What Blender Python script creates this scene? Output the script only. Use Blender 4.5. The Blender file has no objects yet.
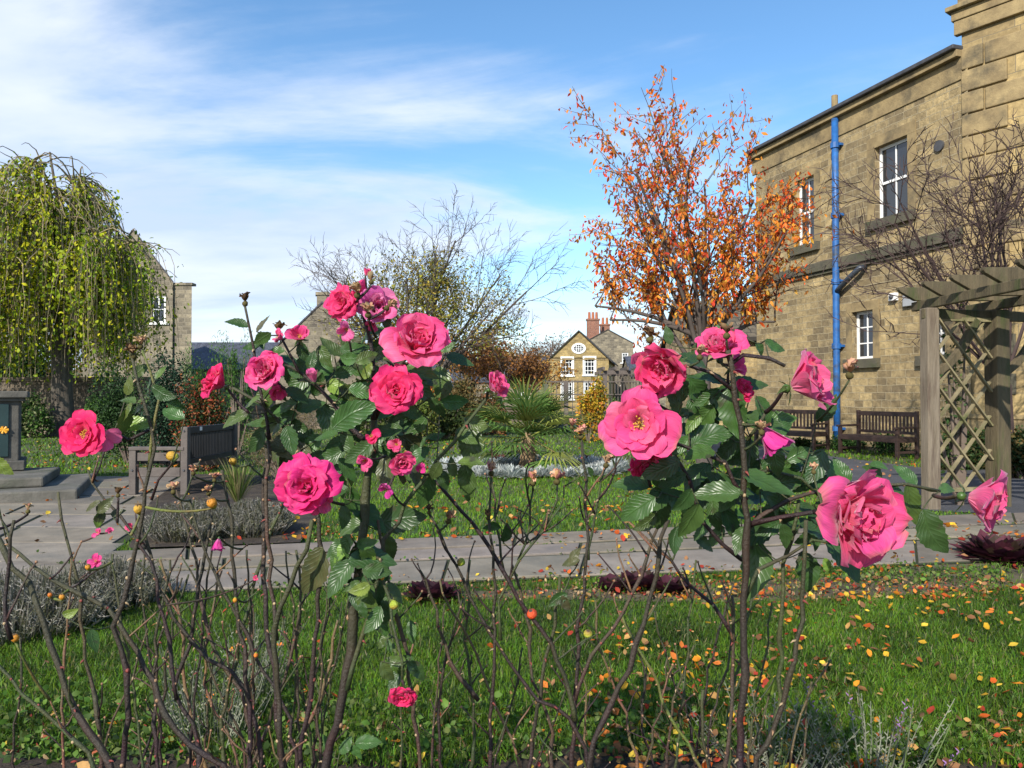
import bpy, math, random
import numpy as np
from mathutils import Vector, Matrix, Quaternion
random.seed(7); np.random.seed(7)
R = math.radians
scene = bpy.context.scene
col = scene.collection

# ------------------------------------------------------------------ camera, sky, sun, exposure
F = 760.0; CAMZ = 1.3; PITCH = math.atan(13/760)
cd = bpy.data.cameras.new('camera'); cam = bpy.data.objects.new('camera', cd); col.objects.link(cam)
cam.location = (0, 0, CAMZ); cam.rotation_euler = (R(90)+PITCH, 0, 0)
cd.sensor_width = 36; cd.lens = 36*F/1024; cd.clip_start = 0.05; cd.clip_end = 5000
scene.camera = cam

SUN_EL, SUN_AZ = R(33), R(205)       # azimuth clockwise from +Y (the view direction)
world = bpy.data.worlds.new('World'); scene.world = world; world.use_nodes = True
nt = world.node_tree; nt.nodes.clear()
def N(nt, t, **k):
    n = nt.nodes.new(t)
    for a, v in k.items():
        if a.startswith('i_'):
            n.inputs[a[2:].replace('_', ' ')].default_value = v
        else: setattr(n, a, v)
    return n
L = nt.links.new
sky = N(nt, 'ShaderNodeTexSky', sky_type='NISHITA', sun_disc=False, sun_elevation=SUN_EL, sun_rotation=SUN_AZ, altitude=100)
sky.air_density = 1.0; sky.dust_density = 0.3; sky.ozone_density = 2.0
tc = N(nt, 'ShaderNodeTexCoord'); sep = N(nt, 'ShaderNodeSeparateXYZ'); L(tc.outputs['Generated'], sep.inputs[0])
def M(op, a, b=None, c=None, nt=nt):
    n = nt.nodes.new('ShaderNodeMath'); n.operation = op
    for i, v in enumerate((a, b, c)):
        if v is None: continue
        if isinstance(v, (int, float)): n.inputs[i].default_value = v
        else: nt.links.new(v, n.inputs[i])
    return n.outputs[0]
zz = M('ADD', M('MAXIMUM', sep.outputs['Z'], 0.0), 0.16)
cx = M('DIVIDE', sep.outputs['X'], zz); cy = M('DIVIDE', sep.outputs['Y'], zz)
cmb = N(nt, 'ShaderNodeCombineXYZ'); L(cx, cmb.inputs[0]); L(cy, cmb.inputs[1])
mp = N(nt, 'ShaderNodeMapping'); mp.inputs['Rotation'].default_value = (0, 0, R(28)); mp.inputs['Scale'].default_value = (0.55, 1.0, 1)
mp.inputs['Location'].default_value = (3.1, 0.4, 0)
L(cmb.outputs[0], mp.inputs[0])
n1 = N(nt, 'ShaderNodeTexNoise', i_Scale=1.15, i_Detail=10.0, i_Roughness=0.58, i_Distortion=0.7); L(mp.outputs[0], n1.inputs['Vector'])
n2 = N(nt, 'ShaderNodeTexNoise', i_Scale=3.4, i_Detail=8.0, i_Roughness=0.6); L(mp.outputs[0], n2.inputs['Vector'])
# more cloud to the west (-X) and low down, clear overhead to the east
bias = M('ADD', M('MULTIPLY', sep.outputs['X'], -0.43), M('MULTIPLY', sep.outputs['Z'], -0.62))
dens = M('ADD', M('ADD', M('MULTIPLY', n1.outputs['Fac'], 1.15), M('MULTIPLY', n2.outputs['Fac'], 0.42)), bias)
cr = N(nt, 'ShaderNodeMapRange', interpolation_type='SMOOTHSTEP'); L(dens, cr.inputs['Value'])
cr.inputs['From Min'].default_value = 0.47; cr.inputs['From Max'].default_value = 0.90
cr.inputs['To Min'].default_value = 0.03; cr.inputs['To Max'].default_value = 0.93
n3 = N(nt, 'ShaderNodeTexNoise', i_Scale=1.6, i_Detail=6.0, i_Roughness=0.55); L(mp.outputs[0], n3.inputs['Vector'])
ccol = N(nt, 'ShaderNodeMixRGB'); ccol.inputs[1].default_value = (4.3, 5.2, 6.9, 1); ccol.inputs[2].default_value = (6.1, 6.6, 7.5, 1)
cf = N(nt, 'ShaderNodeMapRange'); L(n3.outputs['Fac'], cf.inputs['Value']); cf.inputs['From Min'].default_value = .36; cf.inputs['From Max'].default_value = .6
L(cf.outputs[0], ccol.inputs[0])
hs = N(nt, 'ShaderNodeHueSaturation', i_Hue=0.497, i_Saturation=1.2, i_Value=1.42); L(sky.outputs[0], hs.inputs['Color'])
mx = N(nt, 'ShaderNodeMixRGB'); L(cr.outputs[0], mx.inputs[0]); L(hs.outputs[0], mx.inputs[1]); L(ccol.outputs[0], mx.inputs[2])
bg = N(nt, 'ShaderNodeBackground', i_Strength=0.095); L(mx.outputs[0], bg.inputs[0])
wo = N(nt, 'ShaderNodeOutputWorld'); L(bg.outputs[0], wo.inputs[0])

sd = bpy.data.lights.new('sun', 'SUN'); sd.energy = 3.9; sd.angle = R(0.53); sd.color = (1, .94, .84)
sun = bpy.data.objects.new('sun', sd); col.objects.link(sun)
sdir = Vector((math.sin(SUN_AZ)*math.cos(SUN_EL), math.cos(SUN_AZ)*math.cos(SUN_EL), math.sin(SUN_EL)))
sun.rotation_euler = sdir.to_track_quat('Z', 'Y').to_euler(); sun.location = (0, -10, 20)
scene.view_settings.view_transform = 'Standard'; scene.view_settings.look = 'None'
scene.view_settings.exposure = 0.72; scene.view_settings.gamma = 1; scene.view_settings.use_curve_mapping = False
scene.cycles.max_bounces = 6; scene.cycles.transparent_max_bounces = 8

# ------------------------------------------------------------------ pixel <-> world
cp, sp = math.cos(PITCH), math.sin(PITCH)
def P(px, py, d):
    u = (px-512)/F; v = (384-py)/F
    y = cp - v*sp; z = sp + v*cp
    return Vector((u/y*d, d, CAMZ + z/y*d))
def G(px, py, z=0.0):
    u = (px-512)/F; v = (384-py)/F
    y = cp - v*sp; zz = sp + v*cp
    t = (z-CAMZ)/zz
    return Vector((u*t, y*t, z))

# ------------------------------------------------------------------ mesh helper
class MB:
    def __init__(s): s.V = []; s.F = []; s.U = {}; s.C = []; s.hasC = False
    def v(s, p, c=None):
        s.V.append((p[0], p[1], p[2])); s.C.append(c or (1, 1, 1))
        if c: s.hasC = True
        return len(s.V)-1
    def f(s, idx, uv=None):
        if uv: s.U[len(s.F)] = uv
        s.F.append(tuple(idx))
    def quad(s, a, b, c, d, uv=None, col=None):
        i = [s.v(p, col) for p in (a, b, c, d)]; s.f(i, uv)
    def box(s, c, size, rot=None, col=None, taper=1.0):
        hx, hy, hz = size[0]/2, size[1]/2, size[2]/2
        m = rot if rot is not None else Matrix.Identity(3)
        c = Vector(c); b = []
        for z in (-1, 1):
            t = taper if z > 0 else 1.0
            for x, y in ((-1, -1), (1, -1), (1, 1), (-1, 1)):
                b.append(s.v(c + m @ Vector((x*hx*t, y*hy*t, z*hz)), col))
        for q in ((3, 2, 1, 0), (4, 5, 6, 7), (0, 1, 5, 4), (1, 2, 6, 5), (2, 3, 7, 6), (3, 0, 4, 7)):
            s.f([b[k] for k in q])
    def beam(s, a, b, w, h, up=Vector((0, 0, 1)), col=None):
        a = Vector(a); b = Vector(b); d = (b-a); ln = d.length; d.normalize()
        if abs(d.dot(up)) > .98: up = Vector((0, 1, 0))
        x = d.cross(up).normalized(); z = x.cross(d)
        m = Matrix((x, d, z)).transposed()
        s.box((a+b)/2, (w, ln, h), m, col)
    def tube(s, pts, rad, n=5, col=None, cap=True):
        pts = [Vector(p) for p in pts]
        if not hasattr(rad, '__len__'): rad = [rad]*len(pts)
        rings = []; pu = None
        for i, p in enumerate(pts):
            t = (pts[min(i+1, len(pts)-1)] - pts[max(i-1, 0)])
            if t.length < 1e-9: t = Vector((0, 0, 1))
            t.normalize()
            if pu is None:
                pu = t.orthogonal().normalized()
            pu = (pu - t*pu.dot(t))
            if pu.length < 1e-6: pu = t.orthogonal()
            pu.normalize(); w = t.cross(pu)
            c = col[i] if isinstance(col, list) else col
            rings.append([s.v(p + (pu*math.cos(a)+w*math.sin(a))*rad[i], c) for a in [2*math.pi*k/n for k in range(n)]])
        for i in range(len(rings)-1):
            for k in range(n):
                s.f((rings[i][k], rings[i][(k+1) % n], rings[i+1][(k+1) % n], rings[i+1][k]))
        if cap and n > 2:
            s.f(rings[0][::-1]); s.f(rings[-1])
    def ball(s, c, r, n=8, m=6, col=None, scale=(1, 1, 1), rot=None, jit=0):
        c = Vector(c); rot = rot or Matrix.Identity(3); rings = []
        for j in range(m+1):
            th = math.pi*j/m
            if j in (0, m): rings.append([s.v(c+rot@Vector((0, 0, r*math.cos(th)*scale[2])), col)]); continue
            rings.append([s.v(c+rot@Vector((r*math.sin(th)*math.cos(a)*scale[0], r*math.sin(th)*math.sin(a)*scale[1], r*math.cos(th)*scale[2]))*(1+random.uniform(-jit, jit)), col)
                          for a in [2*math.pi*k/n for k in range(n)]])
        for j in range(m):
            a, b = rings[j], rings[j+1]
            for k in range(n):
                k2 = (k+1) % n
                if len(a) == 1: s.f((a[0], b[k], b[k2]))
                elif len(b) == 1: s.f((a[k], b[0], a[k2]))
                else: s.f((a[k], b[k], b[k2], a[k2]))
    def build(s, name, mat, parent=None, smooth=False, bevel=0, at=None):
        me = bpy.data.meshes.new(name)
        off = Vector((0, 0, 0))
        if parent is not None: off = world_loc(parent)
        V = np.array(s.V, dtype=np.float64).reshape(-1, 3)
        if at is not None: org = Vector(at)
        elif parent is None and len(V): org = Vector((V[:, 0].mean(), V[:, 1].mean(), V[:, 2].min()))
        else: org = off
        V = V - np.array(org)
        me.from_pydata(V.tolist(), [], s.F)
        if s.U:
            uvl = me.uv_layers.new(name='UVMap'); k = 0
            buf = np.zeros((len(me.loops), 2))
            for i, f in enumerate(s.F):
                if i in s.U:
                    for j, w in enumerate(s.U[i]): buf[k+j] = w
                k += len(f)
            uvl.data.foreach_set('uv', buf.ravel())
        if s.hasC:
            ca = me.color_attributes.new('tone', 'FLOAT_COLOR', 'POINT')
            C = np.ones((len(s.V), 4)); C[:, :3] = np.array(s.C); ca.data.foreach_set('color', C.ravel())
        if smooth: me.polygons.foreach_set('use_smooth', [True]*len(me.polygons))
        me.materials.append(mat); me.update()
        o = bpy.data.objects.new(name, me); col.objects.link(o)
        if parent is not None: o.parent = parent
        o.location = org-off if parent is not None else org
        if bevel:
            b = o.modifiers.new('bevel', 'BEVEL'); b.width = bevel; b.segments = 2; b.limit_method = 'ANGLE'
        return o
def world_loc(o):
    v = Vector(o.location)
    while o.parent: o = o.parent; v += Vector(o.location)
    return v
def tag(o, label, cat=None, group=None, kind=None):
    if label: o['label'] = label
    if cat: o['category'] = cat
    if group: o['group'] = group
    if kind: o['kind'] = kind
    return o
def empty(name, loc, label, cat, group=None):
    o = bpy.data.objects.new(name, None); col.objects.link(o); o.location = loc; o.empty_display_size = .1
    return tag(o, label, cat, group)
def copy_tree(o, parent=None):
    c = o.copy(); col.objects.link(c); c.parent = parent
    for ch in [x for x in list(o.children)]: copy_tree(ch, c)
    return c
def fast_mesh(name, V, Fq, C, mat, tri=False):
    """numpy mesh: V (n,3), faces (m,k), C (n,3)"""
    me = bpy.data.meshes.new(name); k = Fq.shape[1]
    me.vertices.add(len(V)); me.vertices.foreach_set('co', V.astype(np.float32).ravel())
    me.loops.add(Fq.size); me.loops.foreach_set('vertex_index', Fq.astype(np.int32).ravel())
    me.polygons.add(len(Fq)); me.polygons.foreach_set('loop_start', np.arange(0, Fq.size, k, dtype=np.int32))
    me.update(calc_edges=True)
    if C is not None:
        ca = me.color_attributes.new('tone', 'FLOAT_COLOR', 'POINT')
        c4 = np.ones((len(V), 4)); c4[:, :3] = C; ca.data.foreach_set('color', c4.astype(np.float32).ravel())
    me.materials.append(mat)
    return me
def fast_obj(name, me, parent=None, loc=(0, 0, 0)):
    o = bpy.data.objects.new(name, me); col.objects.link(o); o.location = loc
    if parent is not None: o.parent = parent
    return o

# ------------------------------------------------------------------ materials
def mat(name, c1, c2=None, scale=4.0, rough=.8, bump=0.0, bscale=None, attr=False, detail=8, trans=0.0, spec=.5, coords='Object',
        metal=0, stretch=None, c3=None, s3=1.0, transcol=None):
    m = bpy.data.materials.new(name); m.use_nodes = True; t = m.node_tree; t.nodes.clear()
    l = t.links.new
    out = N(t, 'ShaderNodeOutputMaterial'); b = N(t, 'ShaderNodeBsdfPrincipled'); b.inputs['Roughness'].default_value = rough
    b.inputs['Specular IOR Level'].default_value = spec; b.inputs['Metallic'].default_value = metal
    tcn = N(t, 'ShaderNodeTexCoord'); vec = tcn.outputs[coords]
    if stretch:
        mpn = N(t, 'ShaderNodeMapping'); mpn.inputs['Scale'].default_value = stretch; l(vec, mpn.inputs[0]); vec = mpn.outputs[0]
    no = N(t, 'ShaderNodeTexNoise', i_Scale=scale, i_Detail=float(detail), i_Roughness=.6); l(vec, no.inputs['Vector'])
    mr = N(t, 'ShaderNodeMapRange'); l(no.outputs['Fac'], mr.inputs[0]); mr.inputs['From Min'].default_value = .3; mr.inputs['From Max'].default_value = .7
    mixc = N(t, 'ShaderNodeMixRGB'); l(mr.outputs[0], mixc.inputs[0])
    c2 = c2 or c1
    mixc.inputs[1].default_value = (*c1, 1); mixc.inputs[2].default_value = (*c2, 1); cur = mixc.outputs[0]
    if c3:
        n3 = N(t, 'ShaderNodeTexNoise', i_Scale=s3, i_Detail=6.0, i_Roughness=.65); l(vec, n3.inputs['Vector'])
        m3 = N(t, 'ShaderNodeMapRange'); l(n3.outputs['Fac'], m3.inputs[0]); m3.inputs['From Min'].default_value = .5; m3.inputs['From Max'].default_value = .68
        x3 = N(t, 'ShaderNodeMixRGB'); l(m3.outputs[0], x3.inputs[0]); l(cur, x3.inputs[1]); x3.inputs[2].default_value = (*c3, 1); cur = x3.outputs[0]
    if attr:
        at = N(t, 'ShaderNodeAttribute', attribute_name='tone'); mu = N(t, 'ShaderNodeMixRGB', blend_type='MULTIPLY'); mu.inputs[0].default_value = 1
        l(cur, mu.inputs[1]); l(at.outputs['Color'], mu.inputs[2]); cur = mu.outputs[0]
    l(cur, b.inputs['Base Color'])
    if bump:
        nb = N(t, 'ShaderNodeTexNoise', i_Scale=bscale or scale*3, i_Detail=8.0, i_Roughness=.65); l(vec, nb.inputs['Vector'])
        bn = N(t, 'ShaderNodeBump', i_Strength=min(1, bump), i_Distance=.02 if bump <= 1 else .02*bump); l(nb.outputs['Fac'], bn.inputs['Height']); l(bn.outputs[0], b.inputs['Normal'])
    sh = b.outputs[0]
    if trans:
        tr = N(t, 'ShaderNodeBsdfTranslucent'); l(cur, tr.inputs[0]); ms = N(t, 'ShaderNodeMixShader'); ms.inputs[0].default_value = trans
        l(sh, ms.inputs[1]); l(tr.outputs[0], ms.inputs[2]); sh = ms.outputs[0]
    l(sh, out.inputs[0])
    m['bsdf'] = b.name
    return m
def stone_mat(name, ca, cb, mortar, bw=.42, bh=.2, ms=.012, dirt=(.09, .07, .05), dirt_amt=.5, bump=.5, rough=.9, seed=0):
    m = bpy.data.materials.new(name); m.use_nodes = True; t = m.node_tree; t.nodes.clear(); l = t.links.new
    out = N(t, 'ShaderNodeOutputMaterial'); b = N(t, 'ShaderNodeBsdfPrincipled', i_Roughness=rough)
    uv = N(t, 'ShaderNodeTexCoord').outputs['UV']
    nz = N(t, 'ShaderNodeTexNoise', i_Scale=2.2, i_Detail=3.0); l(uv, nz.inputs['Vector'])
    sb = N(t, 'ShaderNodeVectorMath', operation='SUBTRACT'); l(nz.outputs['Color'], sb.inputs[0]); sb.inputs[1].default_value = (.5, .5, .5)
    sc = N(t, 'ShaderNodeVectorMath', operation='SCALE'); l(sb.outputs[0], sc.inputs[0]); sc.inputs['Scale'].default_value = .05
    ad = N(t, 'ShaderNodeVectorMath', operation='ADD'); l(uv, ad.inputs[0]); l(sc.outputs[0], ad.inputs[1])
    br = N(t, 'ShaderNodeTexBrick', i_Scale=1.0, i_Mortar_Size=ms, i_Mortar_Smooth=.3, i_Bias=0.0, i_Brick_Width=bw, i_Row_Height=bh)
    br.offset = .43; br.offset_frequency = 2; br.squash = .7; br.squash_frequency = 3
    br.inputs['Color1'].default_value = (0, 0, 0, 1); br.inputs['Color2'].default_value = (1, 1, 1, 1); br.inputs['Mortar'].default_value = (.5, .5, .5, 1)
    l(ad.outputs[0], br.inputs['Vector'])
    mixc = N(t, 'ShaderNodeMixRGB'); l(br.outputs['Color'], mixc.inputs[0]); mixc.inputs[1].default_value = (*ca, 1); mixc.inputs[2].default_value = (*cb, 1)
    ns = N(t, 'ShaderNodeTexNoise', i_Scale=7.0, i_Detail=10.0, i_Roughness=.7); l(uv, ns.inputs['Vector'])
    mr = N(t, 'ShaderNodeMapRange'); l(ns.outputs['Fac'], mr.inputs[0]); mr.inputs['From Min'].default_value = .3; mr.inputs['From Max'].default_value = .7
    mr.inputs['To Min'].default_value = .55; mr.inputs['To Max'].default_value = 1.35
    mu = N(t, 'ShaderNodeVectorMath', operation='SCALE'); l(mixc.outputs[0], mu.inputs[0]); l(mr.outputs[0], mu.inputs['Scale'])
    nd = N(t, 'ShaderNodeTexNoise', i_Scale=.55, i_Detail=7.0, i_Roughness=.62); l(uv, nd.inputs['Vector'])
    md = N(t, 'ShaderNodeMapRange'); l(nd.outputs['Fac'], md.inputs[0]); md.inputs['From Min'].default_value = .42; md.inputs['From Max'].default_value = .68; md.inputs['To Max'].default_value = dirt_amt
    dx = N(t, 'ShaderNodeMixRGB'); l(md.outputs[0], dx.inputs[0]); l(mu.outputs[0], dx.inputs[1]); dx.inputs[2].default_value = (*dirt, 1)
    mm = N(t, 'ShaderNodeMixRGB'); l(br.outputs['Fac'], mm.inputs[0]); l(dx.outputs[0], mm.inputs[1]); mm.inputs[2].default_value = (*mortar, 1)
    l(mm.outputs[0], b.inputs['Base Color'])
    hh = M('ADD', M('MULTIPLY', br.outputs['Fac'], -1.0, nt=t), M('MULTIPLY', ns.outputs['Fac'], 1.1, nt=t), nt=t)
    bn = N(t, 'ShaderNodeBump', i_Strength=bump, i_Distance=.03); l(hh, bn.inputs['Height']); l(bn.outputs[0], b.inputs['Normal'])
    l(b.outputs[0], out.inputs[0]); return m

def leaf_mat(name, rough=.35, trans=.22, veins=True):
    m = bpy.data.materials.new(name); m.use_nodes = True; t = m.node_tree; t.nodes.clear(); l = t.links.new
    out = N(t, 'ShaderNodeOutputMaterial'); b = N(t, 'ShaderNodeBsdfPrincipled', i_Roughness=rough)
    b.inputs['Specular IOR Level'].default_value = .45
    at = N(t, 'ShaderNodeAttribute', attribute_name='tone')
    tcn = N(t, 'ShaderNodeTexCoord'); su = N(t, 'ShaderNodeSeparateXYZ'); l(tcn.outputs['UV'], su.inputs[0])
    au = M('ABSOLUTE', su.outputs[0], nt=t)
    ph = M('SUBTRACT', M('MULTIPLY', su.outputs[1], 9.0, nt=t), M('MULTIPLY', au, 2.6, nt=t), nt=t)
    st = M('POWER', M('ABSOLUTE', M('SINE', M('MULTIPLY', ph, math.pi, nt=t), nt=t), nt=t), .28, nt=t)   # 0 on a vein
    mid = M('MINIMUM', M('MULTIPLY', au, 9.0, nt=t), 1.0, nt=t)
    vv = M('MULTIPLY', st, mid, nt=t)
    nz = N(t, 'ShaderNodeTexNoise', i_Scale=60.0, i_Detail=6.0); l(tcn.outputs['Object'], nz.inputs['Vector'])
    mr = N(t, 'ShaderNodeMapRange'); l(nz.outputs['Fac'], mr.inputs[0]); mr.inputs['From Min'].default_value = .3; mr.inputs['From Max'].default_value = .7; mr.inputs['To Min'].default_value = .65; mr.inputs['To Max'].default_value = 1.35
    s1 = N(t, 'ShaderNodeVectorMath', operation='SCALE'); l(at.outputs['Color'], s1.inputs[0]); l(mr.outputs[0], s1.inputs['Scale'])
    cur = s1.outputs[0]
    # brown blotches (black spot) on some leaves
    nb = N(t, 'ShaderNodeTexNoise', i_Scale=34.0, i_Detail=3.0); l(tcn.outputs['Object'], nb.inputs['Vector'])
    mb = N(t, 'ShaderNodeMapRange'); l(nb.outputs['Fac'], mb.inputs[0]); mb.inputs['From Min'].default_value = .62; mb.inputs['From Max'].default_value = .7
    xb = N(t, 'ShaderNodeMixRGB'); l(mb.outputs[0], xb.inputs[0]); l(cur, xb.inputs[1]); xb.inputs[2].default_value = (.035, .02, .018, 1); cur = xb.outputs[0]
    if veins:
        xv = N(t, 'ShaderNodeMixRGB'); l(M('MULTIPLY', M('SUBTRACT', 1.0, vv, nt=t), .30, nt=t), xv.inputs[0]); l(cur, xv.inputs[1]); xv.inputs[2].default_value = (.07, .15, .035, 1); cur = xv.outputs[0]
        bn = N(t, 'ShaderNodeBump', i_Strength=.6, i_Distance=.0012); l(vv, bn.inputs['Height']); l(bn.outputs[0], b.inputs['Normal'])
    ge = N(t, 'ShaderNodeNewGeometry'); xg = N(t, 'ShaderNodeMixRGB'); l(M('MULTIPLY', ge.outputs['Backfacing'], .30, nt=t), xg.inputs[0]); l(cur, xg.inputs[1]); xg.inputs[2].default_value = (.09, .15, .05, 1)
    cur = xg.outputs[0]
    l(cur, b.inputs['Base Color'])
    tr = N(t, 'ShaderNodeBsdfTranslucent'); l(cur, tr.inputs[0]); ms_ = N(t, 'ShaderNodeMixShader', i_Fac=trans); l(b.outputs[0], ms_.inputs[1]); l(tr.outputs[0], ms_.inputs[2]); l(ms_.outputs[0], out.inputs[0])
    return m

def petal_mat():
    m = bpy.data.materials.new('rose_petal'); m.use_nodes = True; t = m.node_tree; t.nodes.clear(); l = t.links.new
    out = N(t, 'ShaderNodeOutputMaterial'); b = N(t, 'ShaderNodeBsdfPrincipled', i_Roughness=.55)
    b.inputs['Specular IOR Level'].default_value = .25; b.inputs['Sheen Weight'].default_value = .25; b.inputs['Sheen Roughness'].default_value = .4
    at = N(t, 'ShaderNodeAttribute', attribute_name='tone'); tcn = N(t, 'ShaderNodeTexCoord')
    mp_ = N(t, 'ShaderNodeMapping'); mp_.inputs['Scale'].default_value = (9, 1.2, 1); l(tcn.outputs['UV'], mp_.inputs[0])
    nz = N(t, 'ShaderNodeTexNoise', i_Scale=2.2, i_Detail=5.0); l(mp_.outputs[0], nz.inputs['Vector'])
    mr = N(t, 'ShaderNodeMapRange'); l(nz.outputs['Fac'], mr.inputs[0]); mr.inputs['From Min'].default_value = .3; mr.inputs['From Max'].default_value = .7; mr.inputs['To Min'].default_value = .74; mr.inputs['To Max'].default_value = 1.14
    s1 = N(t, 'ShaderNodeVectorMath', operation='SCALE'); l(at.outputs['Color'], s1.inputs[0]); l(mr.outputs[0], s1.inputs['Scale'])
    l(s1.outputs[0], b.inputs['Base Color'])
    bn = N(t, 'ShaderNodeBump', i_Strength=.25, i_Distance=.001); l(nz.outputs['Fac'], bn.inputs['Height']); l(bn.outputs[0], b.inputs['Normal'])
    tr = N(t, 'ShaderNodeBsdfTranslucent'); l(s1.outputs[0], tr.inputs[0]); ms_ = N(t, 'ShaderNodeMixShader', i_Fac=.38); l(b.outputs[0], ms_.inputs[1]); l(tr.outputs[0], ms_.inputs[2]); l(ms_.outputs[0], out.inputs[0])
    return m

MT = {}
MT['grassblade'] = mat('grass_blade', (.9, .9, .9), (1.1, 1.1, 1), scale=.8, rough=.5, attr=True, trans=.3, spec=.3)
MT['foliage'] = mat('tree_foliage', (.8, .8, .8), (1.15, 1.15, 1.1), scale=2, rough=.6, attr=True, trans=.3, spec=.25)
MT['litter'] = mat('fallen_leaf', (.75, .75, .75), (1.15, 1.15, 1.1), scale=30, rough=.7, attr=True, trans=.1, spec=.15)
MT['leaf'] = leaf_mat('rose_leaf'); MT['petal'] = petal_mat()
MT['bark'] = mat('bark', (.055, .043, .033), (.13, .11, .085), scale=3, rough=.95, bump=1, bscale=18, stretch=(4, 4, .7))
MT['twig'] = mat('twig', (.10, .075, .06), (.17, .13, .10), scale=6, rough=.9)
MT['cane'] = mat('rose_cane', (.75, .75, .75), (1.3, 1.25, 1.15), scale=55, rough=.55, bump=.4, bscale=180, attr=True)
MT['ground'] = mat('ground_turf', (.035, .055, .015), (.06, .085, .02), scale=3, rough=.95, bump=.6, bscale=30, c3=(.09, .075, .04), s3=.35)
MT['lawnbase'] = mat('lawn_base', (.03, .065, .012), (.05, .10, .018), scale=6, rough=.95, bump=.8, bscale=60)
MT['soil'] = mat('soil', (.022, .015, .010), (.06, .042, .028), scale=14, rough=.95, bump=1.5, bscale=45, c3=(.10, .075, .045), s3=5)
MT['drybed'] = mat('dry_bed', (.10, .075, .04), (.17, .14, .08), scale=16, rough=.95, bump=1.5, bscale=50, c3=(.04, .03, .02), s3=4)
MT['slab'] = mat('stone_slab', (.145, .125, .098), (.26, .225, .18), scale=3.5, rough=.85, bump=.35, bscale=40, attr=True, c3=(.14, .13, .11), s3=1.3)
MT['moss'] = mat('moss_joint', (.018, .028, .008), (.05, .06, .02), scale=20, rough=1, bump=1, bscale=80)
MT['asphalt'] = mat('asphalt', (.045, .047, .055), (.075, .078, .088), scale=40, rough=.8, bump=.5, bscale=200, c3=(.10, .10, .11), s3=1.2)
MT['white'] = mat('white_paint', (.74, .74, .72), (.82, .82, .80), scale=8, rough=.45)
MT['blue'] = mat('blue_paint', (.010, .075, .25), (.02, .13, .38), scale=7, rough=.5, c3=(.035, .05, .075), s3=3.2)
MT['lead'] = mat('lead_and_dark_trim', (.035, .035, .04), (.07, .07, .075), scale=6, rough=.6)
MT['darkwood'] = mat('dark_bench_wood', (.022, .012, .010), (.05, .028, .022), scale=5, rough=.5, bump=.3, stretch=(1, 1, 6))
MT['greywood'] = mat('grey_weathered_wood', (.07, .056, .05), (.13, .108, .092), scale=5, rough=.75, bump=.3, bscale=30)
MT['greydark'] = mat('dark_slat_board', (.010, .010, .011), (.022, .022, .024), scale=5, rough=.6)
MT['pergola'] = mat('mossy_pergola_wood', (.055, .043, .022), (.14, .108, .058), scale=3, rough=.85, bump=.8, bscale=14, stretch=(3, 3, .5), c3=(.05, .065, .015), s3=2.2)
MT['paletimber'] = mat('pale_post_timber', (.13, .10, .065), (.25, .205, .15), scale=4, rough=.85, bump=.7, bscale=18, stretch=(5, 5, .5), c3=(.10, .07, .05), s3=3)
MT['terracotta'] = mat('terracotta', (.30, .09, .04), (.42, .15, .07), scale=5, rough=.8)
MT['trim'] = mat('sandstone_trim', (.18, .13, .065), (.35, .26, .125), scale=3, rough=.9, bump=.5, bscale=25, c3=(.07, .06, .04), s3=1.1)
MT['trimdark'] = mat('weathered_sill_stone', (.06, .055, .04), (.13, .115, .075), scale=4, rough=.95, bump=.6, bscale=25, c3=(.04, .05, .02), s3=2)
MT['mono'] = mat('monument_stone', (.05, .048, .042), (.13, .12, .10), scale=3, rough=.9, bump=.5, bscale=25)
MT['step'] = mat('worn_step_stone', (.08, .075, .06), (.17, .155, .13), scale=3, rough=.9, bump=.6, bscale=20, c3=(.07, .075, .05), s3=2)
MT['panel'] = mat('dark_green_panel', (.012, .03, .032), (.02, .045, .045), scale=3, rough=.3)
MT['orange'] = mat('orange_enamel', (.75, .30, .02), (.8, .4, .03), scale=6, rough=.5)
def glass_mat():
    m = bpy.data.materials.new('window_glass'); m.use_nodes = True; b = m.node_tree.nodes['Principled BSDF']
    b.inputs['Base Color'].default_value = (.018, .022, .028, 1); b.inputs['Roughness'].default_value = .06; b.inputs['Specular IOR Level'].default_value = .9
    t = m.node_tree; nz = N(t, 'ShaderNodeTexNoise', i_Scale=1.6, i_Detail=2.0); bn = N(t, 'ShaderNodeBump', i_Strength=.12, i_Distance=.05)
    tcn = N(t, 'ShaderNodeTexCoord'); t.links.new(tcn.outputs['Object'], nz.inputs['Vector']); t.links.new(nz.outputs['Fac'], bn.inputs['Height']); t.links.new(bn.outputs[0], b.inputs['Normal'])
    return m
MT['glass'] = glass_mat()
MT['wallR'] = stone_mat('sandstone_wall', (.19, .14, .07), (.45, .335, .16), (.38, .31, .19), bw=.42, bh=.175, ms=.010, dirt=(.10, .08, .055), dirt_amt=.65, bump=1.0)
MT['ashlar'] = stone_mat('ashlar_wall', (.28, .20, .09), (.48, .35, .15), (.17, .14, .09), bw=1.0, bh=.46, ms=.008, dirt=(.15, .12, .07), dirt_amt=.6, bump=.25)
MT['wallY'] = stone_mat('yellow_stone', (.27, .19, .07), (.46, .335, .135), (.30, .24, .13), bw=.5, bh=.2, dirt=(.12, .09, .05), dirt_amt=.55)
MT['wallG'] = stone_mat('grey_stone', (.14, .12, .085), (.32, .27, .18), (.22, .19, .14), bw=.5, bh=.24, ms=.02, dirt=(.07, .06, .05), dirt_amt=.7)
MT['wallD'] = stone_mat('dark_garden_wall_stone', (.10, .075, .055), (.22, .17, .12), (.12, .10, .075), bw=.4, bh=.16, ms=.02, dirt=(.05, .045, .03), dirt_amt=.6)
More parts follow.
